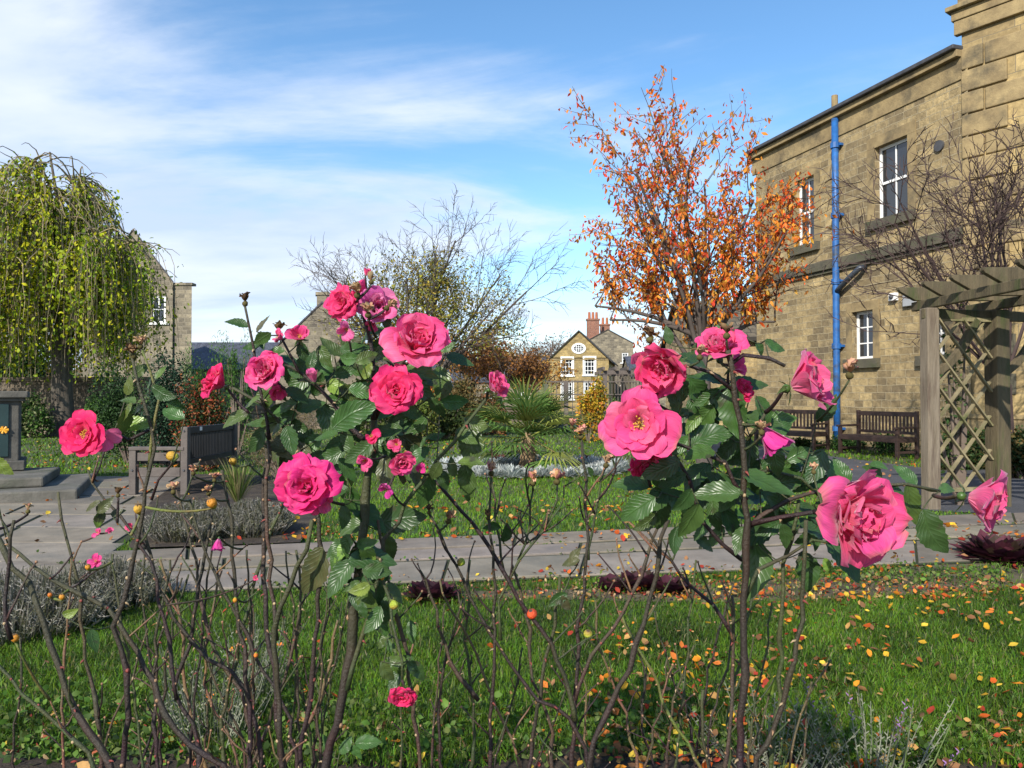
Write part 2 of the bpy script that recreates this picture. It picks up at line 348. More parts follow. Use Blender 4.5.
MT['brick'] = stone_mat('red_brick', (.22, .065, .035), (.36, .13, .07), (.25, .2, .16), bw=.23, bh=.075, ms=.01, dirt=(.06, .03, .025), dirt_amt=.4)
MT['slate'] = stone_mat('slate_roof', (.05, .055, .075), (.10, .11, .14), (.03, .03, .04), bw=.3, bh=.22, ms=.012, dirt=(.07, .07, .06), dirt_amt=.4, bump=.8, rough=.6)
MT['stoneroof'] = stone_mat('stone_tile_roof', (.09, .075, .055), (.17, .14, .10), (.04, .035, .03), bw=.4, bh=.28, ms=.015, dirt=(.06, .06, .03), dirt_amt=.5, bump=.9)

# ------------------------------------------------------------------ ground surfaces
def sheet(name, pts, z, m, kind='structure', thick=0):
    b = MB(); i = [b.v((p[0], p[1], z)) for p in pts]; b.f(i)
    o = b.build(name, m, at=(0, 0, 0))
    # make sure it faces up
    if o.data.polygons[0].normal.z < 0: o.data.flip_normals()
    o['kind'] = kind
    return o
b = MB(); b.quad((-2500, -60, 0), (2500, -60, 0), (2500, 4500, 0), (-2500, 4500, 0)); o = b.build('ground', MT['ground'], at=(0, 0, 0)); o['kind'] = 'structure'
sheet('lawn', [(-9, 1.2), (9, 1.2), (9, 9.6), (5, 8.6), (-9, 8.6)], .004, MT['lawnbase'])
sheet('planting_bed', [(-5, -2.0), (5, -2.0), (5, 2.55), (2.6, 2.55), (1.2, 2.8), (-.2, 2.85), (-1.6, 2.75), (-3, 2.7), (-5, 2.8)], .008, MT['soil'])
def gp(*l): return [tuple(G(x, y)[:2]) for x, y in l]
sheet('dry_verge', gp((380, 594), (600, 590), (830, 578), (1010, 556), (1150, 545), (1150, 575), (1000, 590), (850, 600), (700, 604), (560, 601), (400, 600)), .008, MT['drybed'])
sheet('asphalt_path', gp((520, 412), (600, 420), (700, 436), (800, 453), (920, 468), (1150, 476), (1150, 520), (930, 512), (880, 503), (790, 476), (690, 452), (600, 434), (510, 424)), .012, MT['asphalt'])
NL, NR = G(130, 597), G(860, 569); FL, FR = G(130, 553), G(860, 521)
def pathpt(t, s):   # t along (0 at px130, 1 at px860), s across
    a = NL.lerp(NR, t) if True else 0
    a = NL+(NR-NL)*t; c = FL+(FR-FL)*t
    return a+(c-a)*s
def slabs(name, mapf, rows, t0, t1, step, z=.03, seed=1, gs=.026):
    rnd = random.Random(seed); b = MB()
    for r0, r1 in rows:
        t = t0 + rnd.uniform(-step, 0)
        while t < t1:
            t2 = t+step*rnd.uniform(.7, 1.4); g = .0022/step*.16
            g = .0025
            g = .0022; q = [mapf(t+g, r0+gs), mapf(t2-g, r0+gs), mapf(t2-g, r1-gs), mapf(t+g, r1-gs)]
            dz = rnd.uniform(-.003, .003); k = rnd.uniform(.82, 1.12); k *= rnd.choice((.82, .92, 1, 1.08)); c = (k, k*rnd.uniform(.95, 1), k*rnd.uniform(.88, 1))
            top = [b.v((p[0], p[1], z+dz+rnd.uniform(-.002, .002)), c) for p in q]; bot = [b.v((p[0], p[1], -.02), c) for p in q]
            b.f(top)
            for k2 in range(4): b.f((top[k2], bot[k2], bot[(k2+1) % 4], top[(k2+1) % 4]))
            t = t2
    o = b.build(name, MT['slab'], at=(0, 0, 0), bevel=.006); o['kind'] = 'structure'; return o
slabs('stone_path', pathpt, ((0, .42), (.42, .68), (.68, 1.0)), -.12, 1.75, .2)
sheet('path_bedding', [tuple(pathpt(-.13, 0)[:2]), tuple(pathpt(1.8, 0)[:2]), tuple(pathpt(1.8, 1)[:2]), tuple(pathpt(-.13, 1)[:2])], .014, MT['moss'])
def patpt(t, s): return Vector((-14+t*12.5 + s*.6, 5.5+s*7.0+t*.5*(1-s), 0))
def patio_map(t, s):
    near = Vector((-12, 5.6, 0)).lerp(Vector((-3.05, 5.05, 0)), t); far = Vector((-18, 12.4, 0)).lerp(Vector((-4.6, 12.2, 0)), t)
    return near+(far-near)*s
slabs('patio', patio_map, tuple((k/9, (k+1)/9) for k in range(9)), 0, .99, .11, seed=5, gs=.003)
sheet('patio_bedding', [(-12, 5.6), (-3.05, 5.05), (-4.6, 12.2), (-18, 12.4)], .014, MT['moss'])
sheet('flower_bed', gp((128, 552), (300, 546), (330, 500), (300, 478), (190, 476), (150, 505)), .034, MT['soil'])

# grass blades: numpy clumps
def in_poly(x, y, poly):
    ins = np.zeros(len(x), bool); n = len(poly); j = n-1
    for i in range(n):
        xi, yi = poly[i]; xj, yj = poly[j]
        c = ((yi > y) != (yj > y)) & (x < (xj-xi)*(y-yi)/(yj-yi+1e-12)+xi); ins ^= c; j = i
    return ins
def blades(x, y, h, w, z=.0):
    n = len(x); a = np.random.rand(n)*2*np.pi; lean = (.15+1.25*np.random.rand(n)**1.2)*h; la = np.random.rand(n)*2*np.pi
    hx, hy = np.cos(a)*w/2, np.sin(a)*w/2
    lx, ly = np.cos(la)*lean, np.sin(la)*lean
    V = np.zeros((n, 5, 3))
    V[:, 0] = np.stack([x-hx, y-hy, np.full(n, z)], 1); V[:, 1] = np.stack([x+hx, y+hy, np.full(n, z)], 1)
    V[:, 2] = np.stack([x+hx*.75+lx*.4, y+hy*.75+ly*.4, z+h*.6], 1); V[:, 3] = np.stack([x-hx*.75+lx*.4, y-hy*.75+ly*.4, z+h*.6], 1)
    V[:, 4] = np.stack([x+lx, y+ly, z+np.maximum(h-lean*.45, h*.22)], 1)
    base = np.arange(n)[:, None]*5
    T = np.concatenate([base+np.array([[0, 1, 2]]), base+np.array([[0, 2, 3]]), base+np.array([[3, 2, 4]])])
    return V.reshape(-1, 3), T
def pnoise(x, y, s, seed=0):
    rng = np.random.RandomState(seed); v = 0
    for k in range(5):
        a, b_, p = rng.uniform(-1, 1, 3)*s*(1.5**k); v = v+np.sin(x*a+y*b_+p*7)*.7**k
    return v/2.2
PATHPOLY = [tuple(pathpt(-.13, -.02)[:2]), tuple(pathpt(1.8, -.02)[:2]), tuple(pathpt(1.8, 1.02)[:2]), tuple(pathpt(-.13, 1.02)[:2])]
PATIOPOLY = [(-12, 5.6), (-3.05, 5.05), (-4.6, 12.2), (-18, 12.4)]
ASPH = gp((520, 412), (600, 420), (700, 436), (800, 453), (920, 468), (1150, 476), (1150, 520), (930, 512), (880, 503), (790, 476), (690, 452), (600, 434), (510, 424))
VERGE = gp((380, 594), (600, 590), (830, 578), (1010, 556), (1150, 545), (1150, 575), (1000, 590), (850, 600), (700, 604), (560, 601), (400, 600))
FBED = gp((128, 552), (300, 546), (330, 500), (300, 478), (190, 476), (150, 505))
def grass_zone(d0, d1, n, h, w, spread=.72, near_bed=False):
    y = d0+(d1-d0)*np.random.rand(n)
    x = (np.random.rand(n)*2-1)*(y*spread+.9)
    keep = ~(in_poly(x, y, PATHPOLY) | in_poly(x, y, PATIOPOLY) | in_poly(x, y, ASPH) | in_poly(x, y, FBED))
    vg = in_poly(x, y, VERGE); keep &= ~(vg & (np.random.rand(n) < .85))
    if near_bed: keep &= y > 2.72+.09*np.sin(x*3)+.05*np.sin(x*9)
    x, y = x[keep], y[keep]; n = len(x)
    hh = h*(.55+.7*np.random.rand(n))*(1+.25*pnoise(x, y, 3)); ww = w*(.7+.6*np.random.rand(n))
    V, T = blades(x, y, hh, ww)
    k = .52+.25*pnoise(x, y, 1.3, 3)+.22*pnoise(x, y, 9, 5)+.55*np.random.rand(n)**1.5
    dry = (np.random.rand(n) < .07)
    k = k.clip(.2, 2); c = np.stack([.125*k, .265*k, .018*k], 1); c[:, 0] *= .8+.6*np.random.rand(n)
    c[dry] = np.array([.22, .20, .09])*np.random.uniform(.6, 1.1, (dry.sum(), 1))
    return V, T, np.repeat(c, 5, axis=0)
parts = [grass_zone(2.62, 6.6, 215000, .058, .0042, near_bed=True), grass_zone(6.3, 13, 90000, .06, .009), grass_zone(13, 40, 60000, .07, .028, spread=.75)]
off = 0; Vs = []; Ts = []; Cs = []
for V, T, C in parts: Vs.append(V); Ts.append(T+off); Cs.append(C); off += len(V)
tag(fast_obj('grass', fast_mesh('grass', np.concatenate(Vs), np.concatenate(Ts), np.concatenate(Cs), MT['grassblade'])), 'short green lawn grass around the paved path', 'grass', kind='stuff')

# ------------------------------------------------------------------ leaves as a cloud of small folded quads (numpy)
def leaf_cloud(name, P0, size, colors, m, aspect=.55, droop=0.0, parent=None, loc=(0, 0, 0), upbias=0.3, jitter=.25):
    """P0 (n,3) world positions"""
    n = len(P0); P0 = np.asarray(P0, float)
    D = np.random.normal(size=(n, 3)); D[:, 2] -= droop; D /= np.linalg.norm(D, axis=1, keepdims=True)
    Q = np.random.normal(size=(n, 3)); Q[:, 2] += upbias; W = np.cross(D, Q); W /= np.linalg.norm(W, axis=1, keepdims=True)+1e-9
    Nn = np.cross(W, D)
    s = (size*(1+jitter*np.random.normal(size=n)).clip(.4, 2))[:, None]
    V = np.zeros((n, 6, 3))
    V[:, 0] = P0; V[:, 1] = P0+D*s*.45+W*s*aspect*.5+Nn*s*.10; V[:, 2] = P0+D*s*.8+W*s*aspect*.3+Nn*s*.04
    V[:, 3] = P0+D*s-Nn*s*.08; V[:, 4] = P0+D*s*.6-W*s*aspect*.48+Nn*s*.08; V[:, 5] = P0+D*s*.25-W*s*aspect*.35+Nn*s*.06
    base = np.arange(n)[:, None]*6
    T = np.concatenate([base+np.array([[0, 1, 5]]), base+np.array([[1, 4, 5]]), base+np.array([[1, 2, 4]]), base+np.array([[2, 3, 4]])])
    colors = np.asarray(colors, float)
    if len(colors) != n: colors = colors[np.random.randint(len(colors), size=n)]
    c = colors*np.random.uniform(.7, 1.25, (n, 1))
    off = np.array(world_loc(parent)) if parent is not None else np.array(P0.mean(0)*[1, 1, 0])
    me = fast_mesh(name, V.reshape(-1, 3)-off, T, np.repeat(c, 6, axis=0), m)
    return fast_obj(name, me, parent, (0, 0, 0) if parent is not None else off)

def litter(n, rect, colors, size, z, poly=None):
    xs = np.random.uniform(rect[0], rect[2], n); ys = np.random.uniform(rect[1], rect[3], n)
    out = []
    for x, y in zip(xs, ys):
        q = G(x, y, z)
        if math.sin(q.x*2.3+1.1*math.sin(q.y*2.9))*math.sin(q.y*2.1+1.7*math.sin(q.x*1.6))+.35*math.sin(q.x*7+q.y*9) < -.25 and random.random() < .8: continue
        out.append(tuple(q))
    return out
LC = [(.62, .36, .03), (.60, .22, .02), (.48, .09, .015), (.45, .25, .08), (.36, .045, .025), (.20, .09, .04), (.64, .44, .05), (.42, .24, .09), (.56, .16, .03), (.26, .13, .06)]
pts = []
pts += litter(800, (600, 590, 1024, 768), LC, .04, .05); pts += litter(200, (500, 590, 800, 720), LC, .04, .05)
pts += litter(60, (380, 600, 1024, 660), LC, .04, .045)
pts += litter(110, (0, 600, 620, 768), LC, .04, .045); pts += litter(90, (380, 715, 1024, 768), LC, .04, .03)
pts += litter(650, (540, 564, 1024, 598), LC, .04, .04)
for (x0, y0, x1, y1, n, z) in ((230, 505, 640, 540, 420, .045), (400, 475, 640, 510, 120, .045), (600, 470, 900, 522, 330, .045), (820, 520, 1024, 560, 90, .037), (400, 440, 480, 476, 160, .045),
                     (20, 430, 190, 470, 340, .05), (560, 540, 1024, 575, 60, .036), (860, 512, 1024, 566, 130, .036), (0, 490, 160, 545, 60, .036), (130, 556, 560, 590, 26, .036), (40, 480, 200, 500, 50, .036), (700, 455, 930, 470, 140, .03), (690, 440, 900, 500, 60, .02), (400, 430, 640, 450, 160, .05),
                     (340, 583, 700, 602, 70, .02), (300, 540, 430, 520, 60, .045)):
    pts += litter(n, (x0, y0, x1, y1), LC, .04, z)
pts = np.array(pts)
# on grass leaves rest nearly flat
n = len(pts); D = np.random.normal(size=(n, 3)); D[:, 2] *= .45; D /= np.linalg.norm(D, axis=1, keepdims=True)
Q = np.zeros((n, 3)); Q[:, 2] = 1; Q += np.random.normal(size=(n, 3))*.55; W = np.cross(D, Q); W /= np.linalg.norm(W, axis=1, keepdims=True); Nn = np.cross(W, D)
s = (np.where(pts[:, 1] < 6, .032, .048)*np.random.uniform(.4, 1.6, n))[:, None]
V = np.zeros((n, 7, 3)); V[:, 0] = pts-D*s*.5; V[:, 1] = pts-D*s*.15+W*s*.33+Nn*s*.15; V[:, 2] = pts+D*s*.25+W*s*.25+Nn*s*.1; V[:, 3] = pts+D*s*.55+Nn*s*.15; V[:, 4] = pts+D*s*.25-W*s*.27+Nn*s*.12; V[:, 5] = pts-D*s*.15-W*s*.33+Nn*s*.1; V[:, 6] = pts
base = np.arange(n)[:, None]*7
T = np.concatenate([base+np.array([[6, a, b_]]) for a, b_ in ((0, 5), (5, 4), (4, 3), (3, 2), (2, 1), (1, 0))])[:, ::-1]
c = np.array(LC)[np.random.randint(len(LC), size=n)]*np.random.uniform(.6, 1.15, (n, 1))
tag(fast_obj('fallen_leaves', fast_mesh('fallen_leaves', V.reshape(-1, 3), T, np.repeat(c, 7, axis=0), MT['litter'])), 'yellow, red and brown leaves fallen on the lawn and paving', 'leaves', kind='stuff')

# ------------------------------------------------------------------ trees
def grow(start, d, length, rad, levels, prm, out, rnd, lvl=0):
    """out: list of (pts, radii, level)"""
    nseg = prm['seg'][min(lvl, len(prm['seg'])-1)]; pts = [Vector(start)]; d = Vector(d).normalized(); rr = [rad]
    g = prm['grav'][min(lvl, len(prm['grav'])-1)]; wig = prm['wig'][min(lvl, len(prm['wig'])-1)]
    end = prm.get('end', .35)
    for k in range(nseg):
        d = (d + Vector((rnd.gauss(0, wig), rnd.gauss(0, wig), rnd.gauss(0, wig)+g))).normalized()
        pts.append(pts[-1]+d*length/nseg); rr.append(rad*(1-(1-end)*(k+1)/nseg))
    out.append((pts, rr, lvl))
    if lvl >= levels: return
    nk = prm['kids'][min(lvl, len(prm['kids'])-1)]; f0 = prm['from'][min(lvl, len(prm['from'])-1)]
    for k in range(nk):
        f = f0+(1-f0)*(k+rnd.random())/nk; f = min(f, .999); i = min(int(f*nseg), nseg-1); p = pts[i].lerp(pts[i+1], f*nseg-i)
        dd = (pts[i+1]-pts[i]).normalized(); ax = dd.orthogonal().normalized(); ax.rotate(Quaternion(dd, rnd.uniform(0, 6.283)))
        ang = R(rnd.uniform(*prm['ang'][min(lvl, len(prm['ang'])-1)])); nd = dd.copy(); nd.rotate(Quaternion(ax, ang))
        ln = length*rnd.uniform(*prm['ratio'][min(lvl, len(prm['ratio'])-1)])*(1-.35*f)
        grow(p, nd, ln, max(rr[i]*prm.get('rr', .6), prm.get('minr', .006)), levels, prm, out, rnd, lvl+1)
def tubes(branches, sides=(8, 6, 4, 3, 3)):
    b = MB()
    for pts, rr, lvl in branches: b.tube(pts, rr, sides[min(lvl, len(sides)-1)], cap=False)
    return b

def sample_on(branches, lv, n, rnd, spread):
    bs = [x for x in branches if x[2] >= lv]; out = []
    for _ in range(n):
        pts, rr, l = rnd.choice(bs); i = rnd.randrange(len(pts)-1); p = pts[i].lerp(pts[i+1], rnd.random())
        out.append((p.x+rnd.gauss(0, spread), p.y+rnd.gauss(0, spread), p.z+rnd.gauss(0, spread)))
    return np.array(out)

# weeping tree, left
rnd = random.Random(3)
base = Vector((P(62, 430, 25).x, 25, 0)); t = empty('weeping_tree', base, 'weeping tree with drooping yellow-green leaves beside the old stone wall', 'tree')
trunk = MB(); trunk.tube([base+Vector((0, 0, -.2)), base+Vector((.02, 0, .25)), base+Vector((.0, 0, 1.2)), base+Vector((-.05, 0, 2.6)), base+Vector((0, 0, 3.6)), base+Vector((.15, 0, 5.2)), base+Vector((-.1, 0, 6.8)), base+Vector((-.3, 0, 8.2)), base+Vector((-.5, 0, 9.4))],
    [.62, .42, .33, .30, .26, .16, .09, .05, .03], 12)
trunk.build('trunk', MT['bark'], t, smooth=True)
br = []; lp = []; lc = []
limb_tips = []
WT = [[(.46, .48, .02), (.60, .55, .02), (.36, .40, .02)], [(.28, .38, .02), (.36, .44, .02), (.20, .30, .016)], [(.10, .18, .015), (.15, .24, .015), (.24, .31, .02)]]
for k in range(50):
    a = k*2.4+rnd.uniform(-.3, .3); z0 = rnd.uniform(3.0, 6.0); reach = rnd.uniform(.7, 3.3) if k < 34 else rnd.uniform(2.0, 3.15); top = 9.2-(reach/3.3)**1.3*3.4+rnd.uniform(-.7, .5)-(0 if k < 34 else rnd.uniform(.6, 2.0)); z0 = min(z0, top-.8)
    pts = []; 
    for q in range(9):
        f = q/8; r = reach*f**.8; z = z0+(top-z0)*math.sin(f*1.9)
        pts.append(base+Vector((-.55*f+math.cos(a)*r+rnd.gauss(0, .07), math.sin(a)*r+rnd.gauss(0, .07), min(z, 9.6)+rnd.gauss(0, .06))))
    br.append((pts, [.075*(1-.75*q/8) for q in range(9)], 1)); limb_tips.append(pts)
for k in range(1500):
    pts0 = rnd.choice(limb_tips); i = rnd.randrange(2, 8); p = pts0[i].lerp(pts0[i+1] if i < 8 else pts0[i], rnd.random())
    out = Vector((p.x-base.x, p.y-base.y, 0)); 
    if out.length < .05: out = Vector((1, 0, 0))
    out.normalize(); out.rotate(Quaternion((0, 0, 1), rnd.gauss(0, .7)))
    drop = min(rnd.uniform(.35, 1.0)*(p.z-1.65), rnd.uniform(1.8, 5.2)); push = rnd.uniform(.1, 1.45); pts = []; n_ = 9
    lift = rnd.uniform(.1, .5)
    for q in range(n_):
        f = q/(n_-1); pts.append(p+out*(push*(1-(1-f)**2)) + Vector((rnd.gauss(0, .035), rnd.gauss(0, .035), lift*math.sin(f*math.pi)*.9-drop*f**1.7)))
    br.append((pts, [.020*(1-.7*q/(n_-1)) for q in range(n_)], 3))
    nl = rnd.choice((62, 48, 30, 12)) if k > 240 else 4; tone = rnd.choice(WT)
    if math.sin(p.x*2.3+1)*math.sin(p.z*1.9)+.5*math.sin(p.y*2.1+p.x) > .72: nl //= 4
    for _ in range(nl):
        f = rnd.random()**.7*(n_-1.01); j = int(f); w = pts[j].lerp(pts[j+1], f-j)
        lp.append((w.x+rnd.gauss(0, .14), w.y+rnd.gauss(0, .14), w.z+rnd.gauss(0, .10))); lc.append(rnd.choice(tone))
for k in range(200):   # bare wands at the top
    pts0 = rnd.choice(limb_tips); p = pts0[rnd.randrange(4, 9)]; a = rnd.uniform(0, 6.28); pts = []
    L_ = rnd.uniform(.6, 1.7); up_ = rnd.uniform(.5, 1.5)
    for q in range(7):
        f = q/6; pts.append(p+Vector((math.cos(a)*L_*f, math.sin(a)*L_*f, up_*L_*f-1.2*L_*f*f+rnd.gauss(0, .03)+.2*f)))
    br.append((pts, [.03*(1-.75*q/6) for q in range(7)], 3))
tubes(br).build('branches', mat('weeping_bark', (.14, .115, .07), (.34, .27, .15), scale=2, rough=.9), t)
leaf_cloud('crown', lp, .125, lc, MT['foliage'], droop=1.2, parent=t)

# cherry tree in red autumn leaf
rnd = random.Random(11)
base = Vector((P(704, 400, 13.5).x, 13.5, 0)); t = empty('cherry_tree', base, 'small tree in orange and red autumn leaf in front of the stone building', 'tree')
br = []
prm = dict(seg=[5, 6, 5, 4], grav=[.02, .07, .05, .02], wig=[.03, .08, .10, .14], kids=[0, 7, 6, 0], **{'from': [.5, .25, .25]}, ang=[(20, 40), (22, 48), (25, 60)], ratio=[(.5, .6), (.5, .75), (.42, .7)], rr=.55, minr=.008)
fork = base+Vector((0, 0, 1.75))
br.append(([base+Vector((0, 0, -.1)), base+Vector((0, 0, .9)), fork], [.16, .125, .12], 0))
for k in range(12):
    a = k*2*math.pi/12+rnd.uniform(-.2, .2); tilt = rnd.uniform(.2, .62) if k % 2 else rnd.uniform(.75, 1.15)
    d = Vector((math.cos(a)*tilt*.85-.10, math.sin(a)*tilt, 1.1 if tilt < .7 else .85))
    grow(fork+Vector((0, 0, rnd.uniform(-.1, .5))), d, rnd.uniform(2.7, 3.9)*(1.0 if tilt < .7 else .72), .05, 3, prm, br, rnd, 1)
# low long limb reaching left
for q0, q1, zz in ((712, 595, 306), (715, 610, 320), (720, 775, 322)):
    A, B = P(q0, 345, 13.5), P(q1, zz, 13.3); pts = [A.lerp(B, f/6)+Vector((0, 0, .15*math.sin(f/6*3.14))) for f in range(7)]
    br.append((pts, [.055*(1-.7*f/6) for f in range(7)], 1))
    for f in (2, 3, 4, 5, 6): grow(pts[f], Vector((rnd.uniform(-.5, .5), rnd.uniform(-.5, .5), .9)), rnd.uniform(.5, 1.1), .018, 3, prm, br, rnd, 2)
TB = tubes(br); TB.build('trunk', mat('cherry_bark', (.05, .038, .033), (.12, .095, .08), scale=4, rough=.8), t, smooth=True)
lp = sample_on(br, 2, 12500, rnd, .05)
keep = []
for q in lp:
    px_ = 512+q[0]/q[1]*F; py_ = 397-(q[2]-CAMZ)/q[1]*F
    if px_ > 812 and rnd.random() < .85: continue
    if px_ > 770 and py_ > 270 and rnd.random() < .7: continue
    keep.append(q)
lp = np.array(keep)
cols = np.array([(.72, .11, .02), (.66, .17, .02), (.66, .26, .03), (.58, .05, .02), (.50, .24, .04), (.74, .17, .03), (.32, .13, .03)])
hf = ((lp[:, 2]-2.2)/4.5).clip(0, 1); gold = np.array([(.70, .27, .03), (.62, .34, .04), (.68, .20, .03)]); pick = np.random.rand(len(lp)) > hf*.6+.48
lc_ = np.where(pick[:, None], gold[np.random.randint(3, size=len(lp))], cols[np.random.randint(len(cols), size=len(lp))])
leaf_cloud('crown', lp, .09, lc_, MT['foliage'], aspect=.42, droop=1.6, parent=t)

# bare centre tree with yellow-green lower foliage
rnd = random.Random(5)
base = Vector((P(424, 420, 34).x, 34, 0)); t = empty('bare_tree', base, 'tall spreading bare tree with yellow-green leaves left on its lower crown', 'tree')
br = []
prm = dict(seg=[4, 7, 6, 5, 4], grav=[.0, .03, .01, -.005, -.01], wig=[.03, .07, .09, .12, .15], kids=[0, 7, 6, 5, 0], **{'from': [.5, .3, .25, .2]}, ang=[(20, 40), (18, 42), (22, 50), (25, 55)], ratio=[(.5, .6), (.5, .72), (.45, .68), (.4, .65)], rr=.5, minr=.011)
fork = base+Vector((0, 0, 1.5)); br.append(([base+Vector((0, 0, -.1)), base+Vector((.05, 0, .9)), fork], [.38, .30, .28], 0))
for k in range(15):
    a = k*2*math.pi/15+rnd.uniform(-.2, .2); tilt = (.25, .95, .6, 1.3, 1.2)[k % 5]*rnd.uniform(.85, 1.15)
    d = Vector((math.cos(a)*tilt-.12, math.sin(a)*tilt, 1))
    grow(fork+Vector((0, 0, rnd.uniform(-.3, .6))), d, rnd.uniform(5.0, 6.6), .10, 4, prm, br, rnd, 1)
tubes(br, (8, 6, 4, 3, 3)).build('trunk', mat('grey_bark', (.05, .04, .036), (.10, .08, .07), scale=3, rough=.9), t)
allp = sample_on(br, 2, 60000, rnd, .22)
cen = np.array([base.x+.2, 34, 3.9]); rr_ = ((allp-cen)/np.array([4.6, 4.6, 3.9])); d2 = (rr_**2).sum(1)
lp = allp[(np.random.rand(len(allp)) > d2*.8)][:10500]
leaf_cloud('crown', lp, .12, [(.24, .24, .03), (.32, .30, .04), (.16, .17, .03), (.30, .22, .04), (.38, .28, .05)], MT['foliage'], parent=t)

# generic small broadleaf tree
def small_tree(name, label, px, d, h, w, colors, n, size, seed, bare=.0, group=None, trunk_h=.3, cat='tree'):
    rnd = random.Random(seed); base = Vector((P(px, 400, d).x, d, 0)); t = empty(name, base, label, cat, group); br = []
    prm = dict(seg=[4, 5, 4, 3], grav=[.0, .04, .02, 0], wig=[.03, .09, .12, .15], kids=[0, 6, 5, 0], **{'from': [.4, .25, .2]}, ang=[(20, 40), (25, 50), (25, 60)], ratio=[(.5, .6), (.5, .75), (.45, .7)], rr=.5, minr=.0004*d)
    fork = base+Vector((0, 0, h*trunk_h)); br.append(([base+Vector((0, 0, -.1)), fork], [h*.03, h*.022], 0))
    for k in range(8):
        a = k*2.399; tl = (w/h)*rnd.uniform(.3, 1.5); grow(fork, Vector((math.cos(a)*tl, math.sin(a)*tl, .9)), h*.45*rnd.uniform(.8, 1.15), h*.013, 3, prm, br, rnd, 1)
    tubes(br, (7, 5, 3, 3)).build('trunk', MT['twig'], t)
    if n: leaf_cloud('crown', sample_on(br, 2, n, rnd, h*.035), size, colors, MT['foliage'], parent=t)
    return t
small_tree('maple_tree', 'low maple with bright orange leaves under the tall bare tree', 432, 27, 2.1, 2.6, [(.60, .20, .03), (.62, .28, .04), (.5, .12, .03)], 1500, .13, 21)
small_tree('autumn_tree', 'rounded russet tree between the bare tree and the yellow house', 500, 42, 5.6, 5.5, [(.28, .13, .05), (.36, .16, .05), (.22, .10, .05), (.45, .20, .05)], 5200, .17, 22)
small_tree('autumn_tree', 'orange-gold tree left of the yellow stone house', 533, 58, 5.2, 4.0, [(.45, .22, .05), (.50, .28, .06), (.30, .15, .05)], 2600, .2, 23)
small_tree('autumn_tree', 'brown autumn tree right of the yellow house below the cherry branches', 690, 52, 6.8, 8.0, [(.26, .13, .06), (.32, .14, .05), (.34, .20, .06)], 3600, .2, 24)
small_tree('autumn_tree', 'thin olive and rust tree left of the slate cottage', 470, 44, 6.2, 6.0, [(.20, .14, .05), (.26, .18, .05), (.40, .17, .05)], 3200, .17, 26)
for k, (px, d, h, lab) in enumerate(((528, 120, 13, 'leftmost distant bare tree on the skyline'), (556, 130, 14, 'distant bare tree just left of the yellow gable'), (642, 105, 11, 'distant dark tree right of the stone building'), (212, 95, 9, 'distant pale bare tree over the slate roof'), (548, 90, 9, 'distant russet tree above the fence at the yellow house'))):
    small_tree('distant_tree', lab, px, d, h, h*.9, [(.20, .13, .10), (.16, .12, .09)], 900 if k != 3 else 300, .28, 30+k, group='distant trees')

# small bare tree behind the pergola
rnd = random.Random(9); base = Vector((P(1006, 400, 12.2).x, 12.2, 0)); t = empty('bare_sapling', base, 'small leafless dark-twigged tree behind the timber pergola', 'tree'); br = []
prm = dict(seg=[4, 7, 6, 5, 4], grav=[0, .01, .005, 0, 0], wig=[.03, .06, .08, .1, .12], kids=[0, 6, 5, 4, 0], **{'from': [.3, .25, .2, .2]}, ang=[(20, 40), (25, 48), (28, 55), (25, 50)], ratio=[(.5, .6), (.5, .72), (.45, .7), (.4, .6)], rr=.5, minr=.0085)
fork = base+Vector((0, 0, 1.5)); br.append(([base+Vector((0, 0, -.1)), base+Vector((.03, 0, .8)), fork], [.11, .09, .085], 0))
for tx, ty in ((845, 215), (880, 170), (935, 150), (985, 125), (1030, 140), (850, 262), (1060, 180), (900, 250), (960, 180), (1010, 170)):
    d = P(tx, ty, 12.2+rnd.uniform(-.8, .8))-fork; grow(fork, d.normalized()+Vector((0, 0, .1)), d.length*.85, .035, 4, prm, br, rnd, 1)
tubes(br, (7, 5, 4, 3, 3)).build('trunk', mat('dark_twigs', (.03, .016, .014), (.06, .035, .03), scale=5, rough=.8), t)

# shrubs
def shrub(name, label, x, y, z0, rx, ry, h, n, size, colors, seed=0, group=None, cone=False, aspect=.55, droop=0, cat='shrub', lumps=9):
    rng = np.random.RandomState(seed+50); base = Vector((x, y, z0)); t = empty(name, base, label, cat, group)
    # lumps: several overlapping clusters
    cs = []
    for k in range(lumps):
        a = rng.rand()*6.28; r = rng.rand()**.5*.62; zz = rng.uniform(.25, .85)
        if cone: r *= (1-zz)*.9
        cs.append((math.cos(a)*r, math.sin(a)*r, zz, rng.uniform(.28, .5)*(1.1-zz*.4 if cone else 1)))
    P0 = []
    per = n//lumps
    for cx_, cy_, cz_, cr_ in cs:
        D = rng.normal(size=(per, 3)); D /= np.linalg.norm(D, axis=1, keepdims=True); r = cr_*rng.rand(per, 1)**.28
        q = D*r*(1+.15*rng.normal(size=(per, 1))); q[:, 2] *= .9
        P0.append(np.stack([x+(cx_+q[:, 0])*rx, y+(cy_+q[:, 1])*ry, z0+np.clip(cz_+q[:, 2], .02, 1.2)*h], 1))
    P0 = np.concatenate(P0)
    b = MB()
    for k in range(14):
        p = P0[rng.randint(len(P0))]; b.tube([(x, y, z0-.03), ((x+p[0])/2, (y+p[1])/2, z0+(p[2]-z0)*.45), tuple(p)], [.02*h, .012*h, .005*h], 4)
    b.build('stems', MT['twig'], t)
    leaf_cloud('foliage', P0, size, colors, MT['foliage'], aspect=aspect, droop=droop, parent=t)
    return t
DG = [(.02, .05, .015), (.035, .08, .02), (.05, .10, .03), (.015, .035, .012)]
